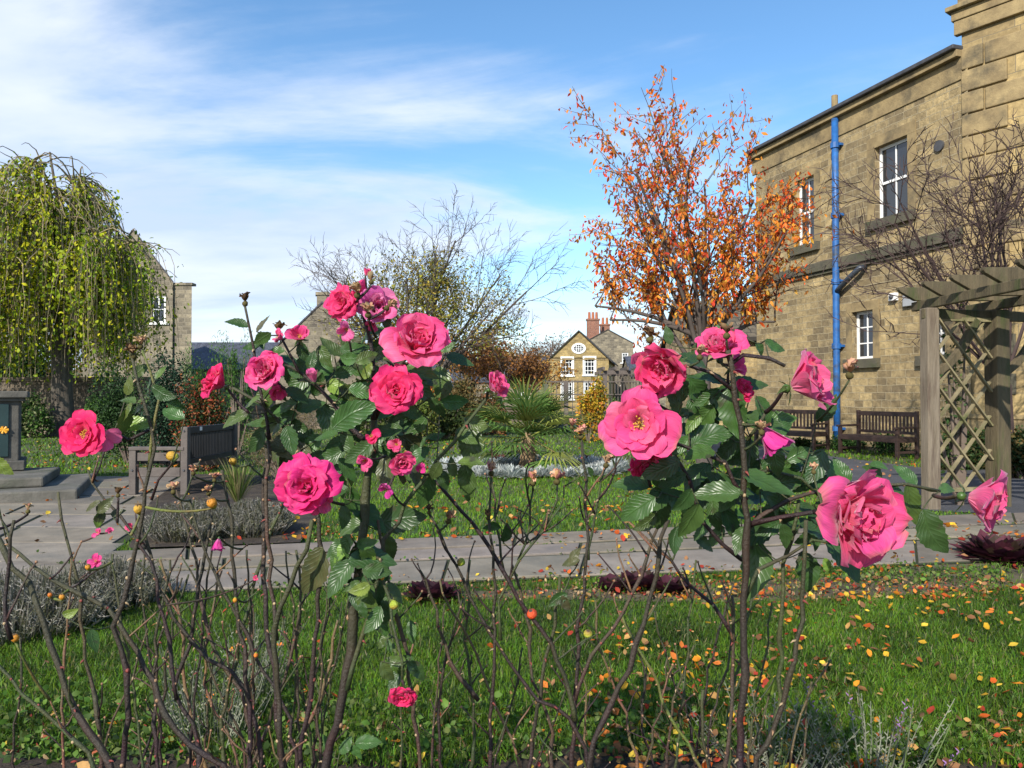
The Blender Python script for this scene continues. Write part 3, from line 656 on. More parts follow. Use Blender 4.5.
def SH(name, label, px, base_py_d, w_px, h_top_py, n, size, colors, seed, **k):
    d = base_py_d; x = P(px, 400, d).x; zt = P(px, h_top_py, d).z; w = w_px/F*d/2
    return shrub(name, label, x, d, 0, w, max(w*.6, .4), zt/1.02, n, size, colors, seed, **k)
SH('yew_bush', 'dark green evergreen bush left of the grey bench, below the weeping tree', 128, 15, 80, 368, 9000, .05, DG, 1, cone=False)
SH('yew_bush', 'dark blue-green evergreen behind the left end of the grey bench', 165, 14, 70, 352, 9000, .05, [(.02, .055, .03), (.04, .09, .045), (.015, .035, .02)], 2)
for k, (px, top) in enumerate(((196, 352), (216, 348), (238, 350))):
    SH('dwarf_conifer', ('left', 'middle', 'right')[k]+' one of three bright green feathery conifers under the slate roof', px, 17, 30, top-2, 3600, .07, [(.06, .14, .02), (.09, .20, .03), (.04, .09, .02)], 3+k, group='bright green conifers', aspect=.18, droop=-2.5, lumps=7)
SH('berry_shrub', 'dark shrub with red and orange leaves behind the grey bench back', 208, 13.3, 80, 386, 7500, .05, [(.03, .06, .015), (.04, .08, .02), (.30, .06, .03), (.32, .12, .04), (.02, .035, .015)], 7)
SH('twiggy_hedge', 'dry brown twiggy hedge behind the left rose bush', 285, 11.5, 120, 396, 8500, .045, [(.22, .16, .08), (.14, .10, .05), (.10, .12, .04), (.28, .21, .12)], 8, aspect=.15)
SH('bay_shrub', 'round green shrub behind the upper leaves of the left rose bush', 365, 19, 80, 372, 5000, .08, [(.07, .11, .025), (.11, .14, .03), (.04, .07, .02)], 9)
SH('box_shrub', 'low yellow-green shrub beyond the lawn right of the pink roses', 425, 22, 60, 398, 3500, .09, [(.13, .18, .03), (.20, .20, .05), (.07, .11, .03)], 10)
SH('mixed_shrub', 'brown and olive shrub left of the spiky palm', 462, 25, 55, 384, 3600, .1, [(.14, .11, .04), (.08, .09, .03), (.22, .14, .05)], 11)
SH('mixed_shrub', 'dark green shrub below the orange maple', 444, 23, 46, 392, 3000, .09, [(.05, .08, .02), (.09, .11, .03), (.03, .05, .015)], 31)
SH('mixed_shrub', 'reddish brown shrub behind the palm on its left', 492, 26, 50, 388, 3200, .1, [(.16, .10, .04), (.10, .09, .03), (.28, .12, .05)], 32)
SH('mixed_shrub', 'olive green shrub behind the palm on its right', 548, 27, 44, 392, 3000, .1, [(.10, .12, .03), (.14, .15, .04), (.05, .08, .02)], 33)
SH('mixed_shrub', 'dark brown shrub behind the middle rose leaves', 405, 24, 50, 386, 3200, .1, [(.10, .08, .04), (.07, .08, .03), (.16, .11, .05)], 34)
SH('forsythia_bush', 'golden yellow leaved bush in front of the yellow house', 588, 22, 44, 384, 3200, .09, [(.55, .38, .03), (.45, .30, .03), (.50, .20, .03), (.14, .17, .03)], 12)
SH('garden_shrub', 'small green shrub at the foot of the yellow bush', 620, 24, 40, 402, 1800, .09, [(.07, .14, .03), (.12, .18, .04)], 13)
SH('evergreen_bush', 'tall dark evergreen behind the old wall at the left edge', 14, 31, 110, 330, 9000, .14, DG, 41)
SH('garden_shrub', 'leafy green plants along the old wall left of the weeping trunk', 28, 24, 60, 395, 4200, .1, [(.06, .14, .02), (.10, .18, .04), (.20, .22, .10), (.03, .06, .02)], 14)
SH('garden_shrub', 'leafy green plants along the old wall right of the weeping trunk', 95, 24.5, 50, 397, 3200, .1, [(.06, .14, .02), (.10, .18, .04), (.03, .06, .02)], 15)
SH('laurel_shrub', 'dark glossy shrub behind the lattice panel', 962, 13.5, 80, 432, 7000, .06, [(.02, .045, .012), (.04, .08, .02), (.10, .09, .03)], 16)
SH('laurel_shrub', 'dark green shrub at the right edge below the ashlar wall', 1022, 12, 90, 432, 6500, .06, [(.02, .045, .012), (.04, .07, .02), (.14, .10, .03)], 17)
for k, (px, d, w, top) in enumerate(((800, 19.4, 60, 440), (850, 18.6, 60, 438), (898, 17.5, 70, 436))):
    SH('ivy_clump', ('behind the left dark bench', 'between the two dark benches', 'behind the right dark bench')[k] and 'low ivy clump '+('behind the left dark bench', 'in the gap between the two dark benches', 'behind the right dark bench')[k], px, d, w, top, 1800, .06, [(.03, .08, .015), (.06, .13, .03), (.02, .05, .01)], 18+k, group='ivy along the wall foot')

# ------------------------------------------------------------------ walls with openings
class Wall:
    def __init__(s, A, B, nsign=1):
        s.A = Vector((A[0], A[1])); s.B = Vector((B[0], B[1])); s.u = (s.B-s.A); s.len = s.u.length; s.u.normalize()
        s.n = Vector((s.u.y, -s.u.x))*nsign      # outward
    def pt(s, a, z, o=0.0): p = s.A+s.u*a+s.n*o; return Vector((p.x, p.y, z))
    def hit(s, px, py):
        q = P(px, py, 1.0)-Vector((0, 0, CAMZ)); D = Vector((q.x, q.y))
        # A + u a = D t
        det = -s.u.x*D.y + D.x*s.u.y
        t = (-s.A.x*-s.u.y*-1 if False else 0)
        M2 = Matrix(((s.u.x, -D.x), (s.u.y, -D.y))); sol = M2.inverted() @ Vector((-s.A.x, -s.A.y))
        return sol[0], CAMZ+q.z*sol[1]
    def panel(s, b, z0, z1, openings=(), reveal=.16, a0=0, a1=None, top=None):
        a1 = s.len if a1 is None else a1
        As = sorted({a0, a1, *[v for o in openings for v in o[:2]]}); Zs = sorted({z0, z1, *[v for o in openings for v in o[2:4]]})
        for i in range(len(As)-1):
            for j in range(len(Zs)-1):
                ca, cz = (As[i]+As[i+1])/2, (Zs[j]+Zs[j+1])/2
                if any(o[0] < ca < o[1] and o[2] < cz < o[3] for o in openings): continue
                b.quad(s.pt(As[i], Zs[j]), s.pt(As[i+1], Zs[j]), s.pt(As[i+1], Zs[j+1]), s.pt(As[i], Zs[j+1]),
                       [(As[i], Zs[j]), (As[i+1], Zs[j]), (As[i+1], Zs[j+1]), (As[i], Zs[j+1])])
        for o in openings:
            x0, x1, y0, y1 = o[:4]
            for (p, q) in (((x0, y0), (x0, y1)), ((x0, y1), (x1, y1)), ((x1, y1), (x1, y0)), ((x1, y0), (x0, y0))):
                b.quad(s.pt(p[0], p[1]), s.pt(q[0], q[1]), s.pt(q[0], q[1], -reveal), s.pt(p[0], p[1], -reveal), [(p[0], p[1]), (q[0], q[1]), (q[0]+.2, q[1]), (p[0]+.2, p[1])])
    def obox(s, b, a0, a1, z0, z1, o0, o1, col=None):
        c = [s.pt(a, z, o) for z in (z0, z1) for a, o in ((a0, o0), (a1, o0), (a1, o1), (a0, o1))]
        i = [b.v(p, col) for p in c]
        uvf = lambda q: [((p-Vector((s.A.x, s.A.y, 0))).to_2d().dot(s.u)+abs((p-Vector((s.A.x, s.A.y, 0))).to_2d().dot(s.n)), p.z) for p in q]
        for q in ((3, 2, 1, 0), (4, 5, 6, 7), (0, 1, 5, 4), (1, 2, 6, 5), (2, 3, 7, 6), (3, 0, 4, 7)):
            b.f([i[k] for k in q], uvf([c[k] for k in q]))
def window(w, parent, x0, x1, y0, y1, back=.12, nx=2, ny=2, bar=.03, fr=.07, surround=0, sill=.12, sash=True, glass_name='pane', mtrim=None, sillm=None):
    b = MB(); w.obox(b, x0, x1, y0, y0+fr, -back-.05, -back); w.obox(b, x0, x1, y1-fr, y1, -back-.05, -back)
    w.obox(b, x0, x0+fr, y0+fr, y1-fr, -back-.05, -back); w.obox(b, x1-fr, x1, y0+fr, y1-fr, -back-.05, -back)
    if sash: w.obox(b, x0+fr, x1-fr, (y0+y1)/2-.03, (y0+y1)/2+.03, -back-.045, -back+.012)
    for k in range(1, nx):
        xc = x0+(x1-x0)*k/nx
        w.obox(b, xc-bar/2, xc+bar/2, y0+fr, y1-fr, -back-.04, -back-.006)
    for k in range(1, ny):
        zc = y0+(y1-y0)*k/ny
        if sash and abs(zc-(y0+y1)/2) < .05: continue
        w.obox(b, x0+fr, x1-fr, zc-bar/2, zc+bar/2, -back-.038, -back-.009)
    f = b.build('window', MT['white'], parent)
    g = MB(); w.obox(g, x0+.01, x1-.01, y0+.01, y1-.01, -back-.035, -back-.027); g.build(glass_name, MT['glass'], f)
    if surround:
        s_ = MB(); e = .003
        w.obox(s_, x0-surround, x0-e, y0, y1, -.02, .018); w.obox(s_, x1+e, x1+surround, y0, y1, -.02, .018); w.obox(s_, x0-surround, x1+surround, y1+e, y1+surround*1.1, -.02, .02)
        s_.build('surround', mtrim or MT['trim'], f)
    if sill:
        s_ = MB(); w.obox(s_, x0-.22, x1+.22, y0-sill*1.4, y0-.003, -.1, .11); s_.build('sill', sillm or MT['trimdark'], f)
    return f

# right building
A = (9.47, 16.0); Bf = (7.35, 22.8)
W1 = Wall(A, Bf, -1)
if W1.n.x > 0: W1.n = -W1.n
bld = empty('stone_building', (8.4, 19.5, 0), 'two storey sandstone building with white sash windows and a blue drainpipe', 'building')
def rect(px0, py0, px1, py1):
    a, z = W1.hit((px0+px1)/2, (py0+py1)/2)
    aL, _ = W1.hit(px0, py0); aR, _ = W1.hit(px1, py0)
    return aL, aR
ZT = 8.42
def wrect(pl, pr, pt, pb):   # left px, right px, top py & bottom py measured at the middle
    a0, _ = W1.hit(pr, 300); a1, _ = W1.hit(pl, 300); m_ = (pl+pr)/2
    _, zt = W1.hit(m_, pt); _, zb = W1.hit(m_, pb); return (a0, a1, zb, zt)
ops = [wrect(876, 909, 141, 216), wrect(796, 815, 178, 245), wrect(852, 873, 311, 359), wrect(926, 945, 322, 355)]
b = MB(); W1.panel(b, -.1, ZT, ops, reveal=.2, a0=-.22)
# far end wall and roof slab behind
E = W1.pt(W1.len, 0); back = Vector((8, 2.2, 0))
b.quad(E+Vector((0, 0, -.1)), E+back+Vector((0, 0, -.1)), E+back+Vector((0, 0, ZT)), E+Vector((0, 0, ZT)), [(0, 0), (8, 0), (8, ZT), (0, ZT)])
b.build('wall', MT['wallR'], bld)
for k, o in enumerate(ops):
    window(W1, bld, *o, back=.14, nx=2, ny=2 if k < 2 else 3, sash=k < 2, surround=.24 if k < 2 else .2, sill=.16)
b = MB(); W1.obox(b, -.1, W1.len+.1, 4.62, 4.86, -.02, .12); W1.obox(b, -.1, W1.len+.1, 4.53, 4.617, -.02, .06); b.build('string_course', MT['trimdark'], bld, bevel=.01)
b = MB(); W1.obox(b, -.1, W1.len+.15, ZT-.42, ZT+.05, -.03, .03); W1.obox(b, -.1, W1.len+.2, ZT+.053, ZT+.2, -.3, .16); b.build('cornice', MT['trim'], bld, bevel=.01)
b = MB(); W1.obox(b, -.1, W1.len+.25, ZT+.203, ZT+.30, -.3, .26); b.build('gutter', MT['lead'], bld, bevel=.02)
b = MB()
p0, p1 = W1.pt(.01, ZT+.25, -.05), W1.pt(W1.len+.2, ZT+.25, -.05); q0, q1 = p0+Vector((4, 1.2, 1.3)), p1+Vector((4, 1.2, 1.3))
b.quad(p0, p1, q1, q0, [(0, 0), (7, 0), (7, 4), (0, 4)]); b.build('roof', MT['slate'], bld)
# projecting ashlar bay to the right
C0 = Vector((9.50, 15.93)); C1 = C0+Vector((.6, -.8))*6
W2 = Wall(C0, C1, 1)
if W2.n.x > 0: W2.n = -W2.n
ZB = 9.25
b = MB(); W2.panel(b, -.1, ZB); 
# return face where the bay stands proud of the main wall
r0 = Vector((C0.x, C0.y, -.1)); r1 = Vector((C0.x+1.4, C0.y+.45, -.1))
b.quad(r1+Vector((0, 0, 0)), r0, r0+Vector((0, 0, ZB+1.5)), r1+Vector((0, 0, ZB+1.5)), [(0, 0), (1.4, 0), (1.4, 10), (0, 10)])
b.build('bay_wall', MT['ashlar'], bld)
b = MB()
for k in range(17):
    z = ZB-.62-.47*k
    if z < 3.4: break
    W2.obox(b, .0, (.42 if k % 2 == 0 else .86), z-.45, z-.012, -.03, .06)
    if k % 2 == 0: W2.obox(b, .45, 1.25, z-.45, z-.012, -.03, .04)
b.build('quoins', MT['trim'], bld, bevel=.022)
b = MB(); W2.obox(b, -.12, 6, ZB-.3, ZB-.003, -.05, .09); W2.obox(b, -.16, 6, ZB, ZB+.2, -.05, .12); W2.obox(b, -.24, 6, ZB+.203, ZB+.30, -.05, .22); W2.obox(b, -.06, 6, ZB+.303, ZB+1.4, -.4, .05); b.build('cornice', MT['trim'], bld, bevel=.015)
b = MB(); W2.obox(b, -.06, 6, 0, .85, -.02, .07); W2.obox(b, -.06, 6, .853, .95, -.02, .10); b.build('plinth', MT['trim'], bld, bevel=.01)
for z in (1.35, 2.15): b = MB(); W2.obox(b, .55, .95, z, z+.42, -.02, .035); b.build('wall_block', MT['trimdark'], bld, bevel=.012)
# blue drainpipe
aP, _ = W1.hit(840, 300); pz = MB()
pz.tube([W1.pt(aP, z, .12) for z in (-.02, 2, 4, 6, ZT+.02)], .085, 12); pipe = pz.build('drainpipe', MT['blue'], bld, smooth=True)
for z in (.5, 2.6, 4.25, 5.95, 7.75): pz = MB(); pz.tube([W1.pt(aP, z-.07, .12), W1.pt(aP, z+.07, .12)], .115, 12); W1.obox(pz, aP-.17, aP+.17, z-.03, z+.03, .0, .1); pz.build('pipe_bracket', MT['blue'], pipe)
pz = MB(); a2, z2 = W1.hit(866, 268); a3, z3 = W1.hit(846, 287)
pz.tube([W1.pt(a2, z2+.02, .02), W1.pt(a2, z2, .18), W1.pt((a2+a3)/2, (z2+z3)/2, .18), W1.pt(a3, z3, .16), W1.pt(aP, z3-.12, .12)], .07, 10)
pz.build('branch_pipe', mat('black_pipe', (.02, .025, .03), (.05, .06, .08), scale=5, rough=.4), bld, smooth=True)
pz = MB(); pz.tube([W1.pt(aP, ZT+.3, .12), W1.pt(aP, ZT+.62, .12)], .08, 10); pz.build('vent_stub', MT['trim'], bld)
pz = MB(); a4, z4 = W1.hit(940, 146); pz.tube([W1.pt(a4, z4, -.02), W1.pt(a4, z4, .05)], .12, 16); pz.build('air_vent', MT['lead'], bld)
pz = MB(); a4, z4 = W1.hit(895, 297); W1.obox(pz, a4-.1, a4+.1, z4-.09, z4+.09, -.01, .1); cmb_ = pz.build('wall_camera', MT['white'], bld, bevel=.01)
pz = MB(); pz.ball(W1.pt(a4, z4, .11), .055, 12, 8); pz.build('lens', MT['lead'], cmb_)
a4, z4 = W1.hit(911, 300); pz = MB(); W1.obox(pz, a4-.16, a4+.16, z4-.14, z4+.12, -.01, .09); pz.build('junction_box', mat('grey_plastic', (.30, .31, .32), (.36, .37, .38), rough=.5), bld, bevel=.01)

# low outbuilding with stepped slate roof behind the cherry tree
def gable_house(name, label, px, d, width, depth, eave, apex, wallm, roofm, rot=0, wins=(), chims=(), group=None, ridge_along='y', over=.25, extra=None, cat='house', shear=0.0):
    """front gable faces -Y at distance d, centred on px; wins: (x, z, w, h, nx, ny) in front-wall metres"""
    x0 = P(px, 400, d).x; t = empty(name, (x0, d, 0), label, cat, group)
    hw = width/2
    w = Wall((x0-hw, d), (x0+hw, d), 1)
    ops_ = [(q[0]+hw-q[2]/2, q[0]+hw+q[2]/2, q[1], q[1]+q[3]) for q in wins]
    b = MB(); w.panel(b, -.1, eave, ops_, reveal=.12)
    if ridge_along == 'y':
        # front gable triangle, back the same
        for yy in (d, d+depth):
            i = [b.v((x0-hw, yy, eave)), b.v((x0+hw, yy, eave)), b.v((x0, yy, apex))]; b.f(i if yy == d else i[::-1], [(0, eave), (width, eave), (hw, apex)])
        for xx, sg in ((x0-hw, 1), (x0+hw, -1)): b.quad((xx, d, -.1), (xx, d+depth, -.1), (xx, d+depth, eave), (xx, d, eave), [(0, 0), (depth, 0), (depth, eave), (0, eave)])
        b.quad((x0-hw, d+depth, -.1), (x0+hw, d+depth, -.1), (x0+hw, d+depth, eave), (x0-hw, d+depth, eave), [(0, 0), (width, 0), (width, eave), (0, eave)])
    else:
        ym = d+depth/2
        for xx in (x0-hw, x0+hw):
            b.quad((xx, d, -.1), (xx, d+depth, -.1), (xx, d+depth, eave), (xx, d, eave), [(0, 0), (depth, 0), (depth, eave), (0, eave)])
            i = [b.v((xx, d, eave)), b.v((xx, d+depth, eave)), b.v((xx, ym, apex))]; b.f(i, [(0, eave), (depth, eave), (depth/2, apex)])
        b.quad((x0-hw, d+depth, -.1), (x0+hw, d+depth, -.1), (x0+hw, d+depth, eave), (x0-hw, d+depth, eave), [(0, 0), (width, 0), (width, eave), (0, eave)])
    b.build('wall', wallm, t)
    r = MB(); th = .12
    if ridge_along == 'y':
        sl = (apex-eave)/hw
        for sg in (-1, 1):
            ex = x0+sg*(hw+over); ez = eave-over*sl; L_ = math.hypot(hw+over, apex-ez); y0, y1 = d-over*.6, d+depth+over*.6
            r.quad((ex, y0, ez+th), (ex, y1, ez+th), (x0, y1, apex+th), (x0, y0, apex+th), [(0, 0), (depth, 0), (depth, L_), (0, L_)])
            r.quad((ex, y0, ez), (ex, y1, ez), (x0, y1, apex), (x0, y0, apex)); r.quad((ex, y0, ez), (x0, y0, apex), (x0, y0, apex+th), (ex, y0, ez+th)); r.quad((ex, y0, ez), (ex, y1, ez), (ex, y1, ez+th), (ex, y0, ez+th))
    else:
        ym = d+depth/2; sl = (apex-eave)/(depth/2)
        for sg in (-1, 1):
            ey = ym+sg*(depth/2+over); ez = eave-over*sl; L_ = math.hypot(depth/2+over, apex-ez); xa, xb = x0-hw-over*.6, x0+hw+over*.6
            r.quad((xa, ey, ez+th), (xb, ey, ez+th), (xb, ym, apex+th), (xa, ym, apex+th), [(0, 0), (width, 0), (width, L_), (0, L_)])
            r.quad((xa, ey, ez), (xb, ey, ez), (xb, ey, ez+th), (xa, ey, ez+th)); r.quad((xa, ey, ez), (xa, ym, apex), (xa, ym, apex+th), (xa, ey, ez+th)); r.quad((xb, ey, ez), (xb, ym, apex), (xb, ym, apex+th), (xb, ey, ez+th))
    rf = r.build('roof', roofm, t)
    for q, o_ in zip(wins, ops_): window(w, t, *o_, back=.06, nx=q[4], ny=q[5], bar=.05, fr=.10, sash=False, surround=.0, sill=.08, sillm=MT['white'])
    for (cxx, cyy, zb, zt, cw, cdp, pots, mm) in chims:
        c = MB(); wc = Wall((x0+cxx-cw/2, d+cyy), (x0+cxx+cw/2, d+cyy), 1); wc.obox(c, 0, cw, zb, zt, -cdp, 0); wc.obox(c, -.08, cw+.08, zt+.002, zt+.18, -cdp-.08, .08)
        ch = c.build('chimney', mm, rf)
        for k in range(pots):
            pp = MB(); xx = x0+cxx+(k-(pots-1)/2)*cw/max(pots, 1)*.9; pp.tube([(xx, d+cyy+cdp/2, zt+.18), (xx, d+cyy+cdp/2, zt+.95)], [.17, .13], 8); pp.build('chimney_pot', MT['terracotta'], ch)
    if shear:
        def go(o):
            for c_ in o.children:
                wl_ = world_loc(c_)
                if c_.type == 'MESH':
                    for v_ in c_.data.vertices: v_.co.x += shear*max(0, (v_.co.y+wl_.y-d-.02))
                go(c_)
        go(t)
    return t, w, rf

yh, yw, yrf = gable_house('yellow_house', 'yellow stone gabled house with oval gable window and white sash windows', 578.7, 70, 5.55, 9, 4.75, 7.35, MT['wallY'], MT['stoneroof'],
    wins=((-1.05, 3.28, .95, 1.6, 3, 4), (1.0, 3.33, .95, 1.6, 3, 4), (-1.05, 1.1, .95, 1.6, 3, 4), (1.0, 1.1, .95, 1.6, 3, 4)), over=.3, shear=.2)
b = MB(); yw.obox(b, -.05, 5.6, 2.78, 2.92, -.01, .06); yw.obox(b, -.05, 5.6, 4.72, 4.84, -.01, .06); b.build('string_course', MT['trim'], yh)
# white surrounds and oval window
for q in ((-1.05, 3.28), (1.0, 3.33), (-1.05, 1.1), (1.0, 1.1)):
    b = MB(); a = q[0]+2.775
    yw.obox(b, a-.62, a-.48, q[1]-.1, q[1]+1.75, -.01, .05); yw.obox(b, a+.48, a+.62, q[1]-.1, q[1]+1.75, -.01, .05); yw.obox(b, a-.475, a+.475, q[1]+1.603, q[1]+1.75, -.01, .05); b.build('window_surround', MT['white'], yh)
b = MB(); oc = yw.pt(2.77, 5.78, .03); n = 28; ri = []; ro = []; rb = []
for k in range(n):
    a = 2*math.pi*k/n; ri.append(b.v(oc+Vector((math.cos(a)*.46, -.04, math.sin(a)*.33)))); ro.append(b.v(oc+Vector((math.cos(a)*.66, -.04, math.sin(a)*.50)))); rb.append(b.v(oc+Vector((math.cos(a)*.66, .03, math.sin(a)*.50))))
for k in range(n): k2 = (k+1) % n; b.f((ri[k], ri[k2], ro[k2], ro[k])); b.f((ro[k], ro[k2], rb[k2], rb[k]))
for k in (-1, 0, 1): b.box(oc+Vector((k*.2, -.035, 0)), (.045, .02, .60)); b.box(oc+Vector((0, -.033, k*.15)), (.86, .02, .04))
ow = b.build('oval_window', MT['white'], yh)
b = MB(); i = [b.v(oc+Vector((math.cos(2*math.pi*k/n)*.47, -.012, math.sin(2*math.pi*k/n)*.34))) for k in range(n)]; b.f(i); b.build('pane', MT['glass'], ow)
sb, sw, srf = gable_house('stone_house', 'tall grey stone house with brick chimneys behind the yellow house', 608, 84, 5.6, 8, 7.2, 8.7, MT['wallG'], MT['stoneroof'], over=.1,
    wins=((1.9, 5.1, .7, 1.1, 2, 3), (1.9, 2.6, .7, 1.1, 2, 3)), chims=((-1.5, 1.0, 7.2, 9.9, 1.35, .8, 3, MT['brick']), (.15, 3.5, 7.6, 9.55, 1.05, .8, 2, MT['brick'])))
gable_house('stone_house', 'dark roofed cottage right of the grey stone house', 672, 75, 8, 7, 3.4, 5.4, MT['wallG'], MT['slate'], ridge_along='x', wins=((-2.5, 2.6, .8, 1.1, 2, 2),))
# left gabled building beyond the weeping tree
lb, lw, lrf = gable_house('stone_house', 'old stone gabled building behind the weeping tree', 132, 45, 4.74, 12, 8.1, 11.2, MT['wallG'], MT['slate'], over=.06, wins=((1.55, 5.7, .8, 1.6, 2, 2),), shear=-.62)
b = MB(); w = Wall((P(132, 400, 45).x+2.1, 45.15), (P(190, 400, 45).x, 45.15), 1); w.panel(b, -.1, 7.95); p = w.pt(w.len, -.1); b.quad(p, p+Vector((-3.5, 8, 0)), p+Vector((-3.5, 8, 8.05)), p+Vector((0, 0, 8.05)), [(0, 0), (8, 0), (8, 8), (0, 8)])
w.obox(b, 0, w.len+.05, 7.953, 8.1, -.5, .08); b.build('side_wing', MT['wallG'], lb)
gable_house('slate_roofed_house', 'low house with a blue slate roof beyond the green conifers', 226, 62, 9, 7, 3.6, 5.9, MT['wallG'], MT['slate'], ridge_along='x')
gable_house('stone_house', 'grey stone gable end with small chimney behind the left rose bush', 322, 46, 5.6, 8, 4.3, 7.0, MT['wallG'], MT['slate'], over=.1, wins=((-1.0, 2.2, .8, 1.2, 2, 2),), chims=((0, .1, 6.4, 7.5, .7, .6, 0, MT['wallG']),), shear=-.25)
gable_house('slate_roofed_house', 'white-windowed cottage with slate roof seen under the orange maple', 436, 48, 4.2, 5, 1.9, 3.4, MT['wallG'], MT['slate'], ridge_along='x', wins=((-1.1, .9, .8, .8, 2, 2), (1.0, .9, .8, .8, 2, 2)))
gable_house('stone_house', 'far stone house with dark roof left of the gold tree', 505, 75, 8, 6, 2.9, 5.2, MT['wallG'], MT['slate'], ridge_along='x', wins=((-1.5, 1.2, .9, 1.1, 2, 2), (2.0, 1.2, .9, 1.1, 2, 2)))
gable_house('outbuilding', 'low stone outbuilding with slate roof behind the cherry tree', 742, 25, 3.4, 4, 3.3, 4.6, MT['wallR'], MT['stoneroof'], ridge_along='x')

# old garden wall, left
gw = Wall((-24, 27.5), (-12.4, 26.2), 1); b = MB()
gw.obox(b, 0, gw.len, -.1, 1.85, -.35, 0); gw.obox(b, -.03, gw.len+.03, 1.853, 2.0, -.4, .05)
o = b.build('garden_wall', MT['wallD'], None); tag(o, 'old dark stone garden wall behind the weeping tree', 'wall')
gw = Wall((-12.2, 29.5), (2, 33), 1); b = MB(); gw.obox(b, 0, gw.len, -.1, .8, -.35, 0); gw.obox(b, -.03, gw.len+.03, .803, .92, -.4, .05)
tag(b.build('garden_wall', MT['wallD'], None), 'low stone boundary wall behind the shrubs in the middle', 'wall')

# hills and woods
def hill(name, y0, prof, m, depth=120):
    b = MB(); n = len(prof); top = []; bot = []; far = []
    for x, z in prof: bot.append(b.v((x, y0, -1))); top.append(b.v((x, y0+depth*.5, z))); far.append(b.v((x, y0+depth, -1)))
    for k in range(n-1): b.f((bot[k], bot[k+1], top[k+1], top[k])); b.f((top[k], top[k+1], far[k+1], far[k]))
    o = b.build(name, m, smooth=True); o['kind'] = 'structure'; return o
MT['hill'] = mat('wooded_hill', (.07, .055, .035), (.15, .11, .065), scale=.06, rough=1, bump=1, bscale=.4, c3=(.07, .09, .03), s3=.015)
hill('hill', 230, [(-400+20*k, 15+3.5*math.sin(k*.5)+1.5*math.sin(k*1.7)) for k in range(41)], MT['hill'], 160)
wl = np.random.uniform(size=(9000, 3)); xs = (wl[:, 0]-.5)*440; ys = 232+wl[:, 1]*78
wp = np.stack([xs, ys, (ys-230)/80*15+wl[:, 2]*4.5*(.5+.5*np.sin(xs*.35)*np.sin(ys*.3))], 1)
tag(leaf_cloud('far_woods', wp, 1.6, [(.16, .11, .07), (.20, .13, .07), (.10, .10, .05), (.28, .15, .06)], MT['foliage']), 'brown autumn woods on the far hillside', 'woods', kind='stuff')

# ------------------------------------------------------------------ trellis fence and posts in front of the yellow house
fx = lambda px, d: P(px, 400, d).x
t = empty('trellis_fence', (fx(590, 30), 30, 0), 'brown wooden trellis fence and pergola posts in front of the yellow house', 'fence')
for px, top in ((546, 384), (566, 381), (605, 375), (642, 374), (672, 372), (700, 372)):
    b = MB(); zt = P(px, top, 30).z; b.box((fx(px, 30), 30, zt/2), (.18, .18, zt)); b.build('post', MT['greywood'], t, bevel=.01)
b = MB(); za = P(600, 374, 30).z; b.box((fx(652, 30), 30, za+.06), (fx(705, 30)-fx(598, 30), .16, .16)); b.box((fx(652, 30), 31.4, za+.05), (fx(705, 30)-fx(598, 30), .16, .16))
for k in range(9): b.box((fx(603, 30)+k*.47, 30.7, za+.22), (.09, 2.0, .12))
b.build('pergola_beams', MT['greywood'], t)
b = MB()
for k in range(12): xx = fx(546, 30)+k*.21; b.beam((xx, 30.02, .3), (xx, 30.02, 1.95), .03, .03)
for z in (.3, .9, 1.4, 1.9): b.beam((fx(546, 30), 29.98, z), (fx(605, 30), 29.98, z), .04, .05)
for k in range(12): xx = fx(606, 30)+k*.12; b.beam((xx, 30.05, .3), (xx, 30.05, za), .03, .03)
for z in (.9, 1.4, 1.9): b.beam((fx(606, 30), 29.98, z), (fx(642, 30), 29.98, z), .04, .04)
b.build('lattice', MT['greywood'], t)

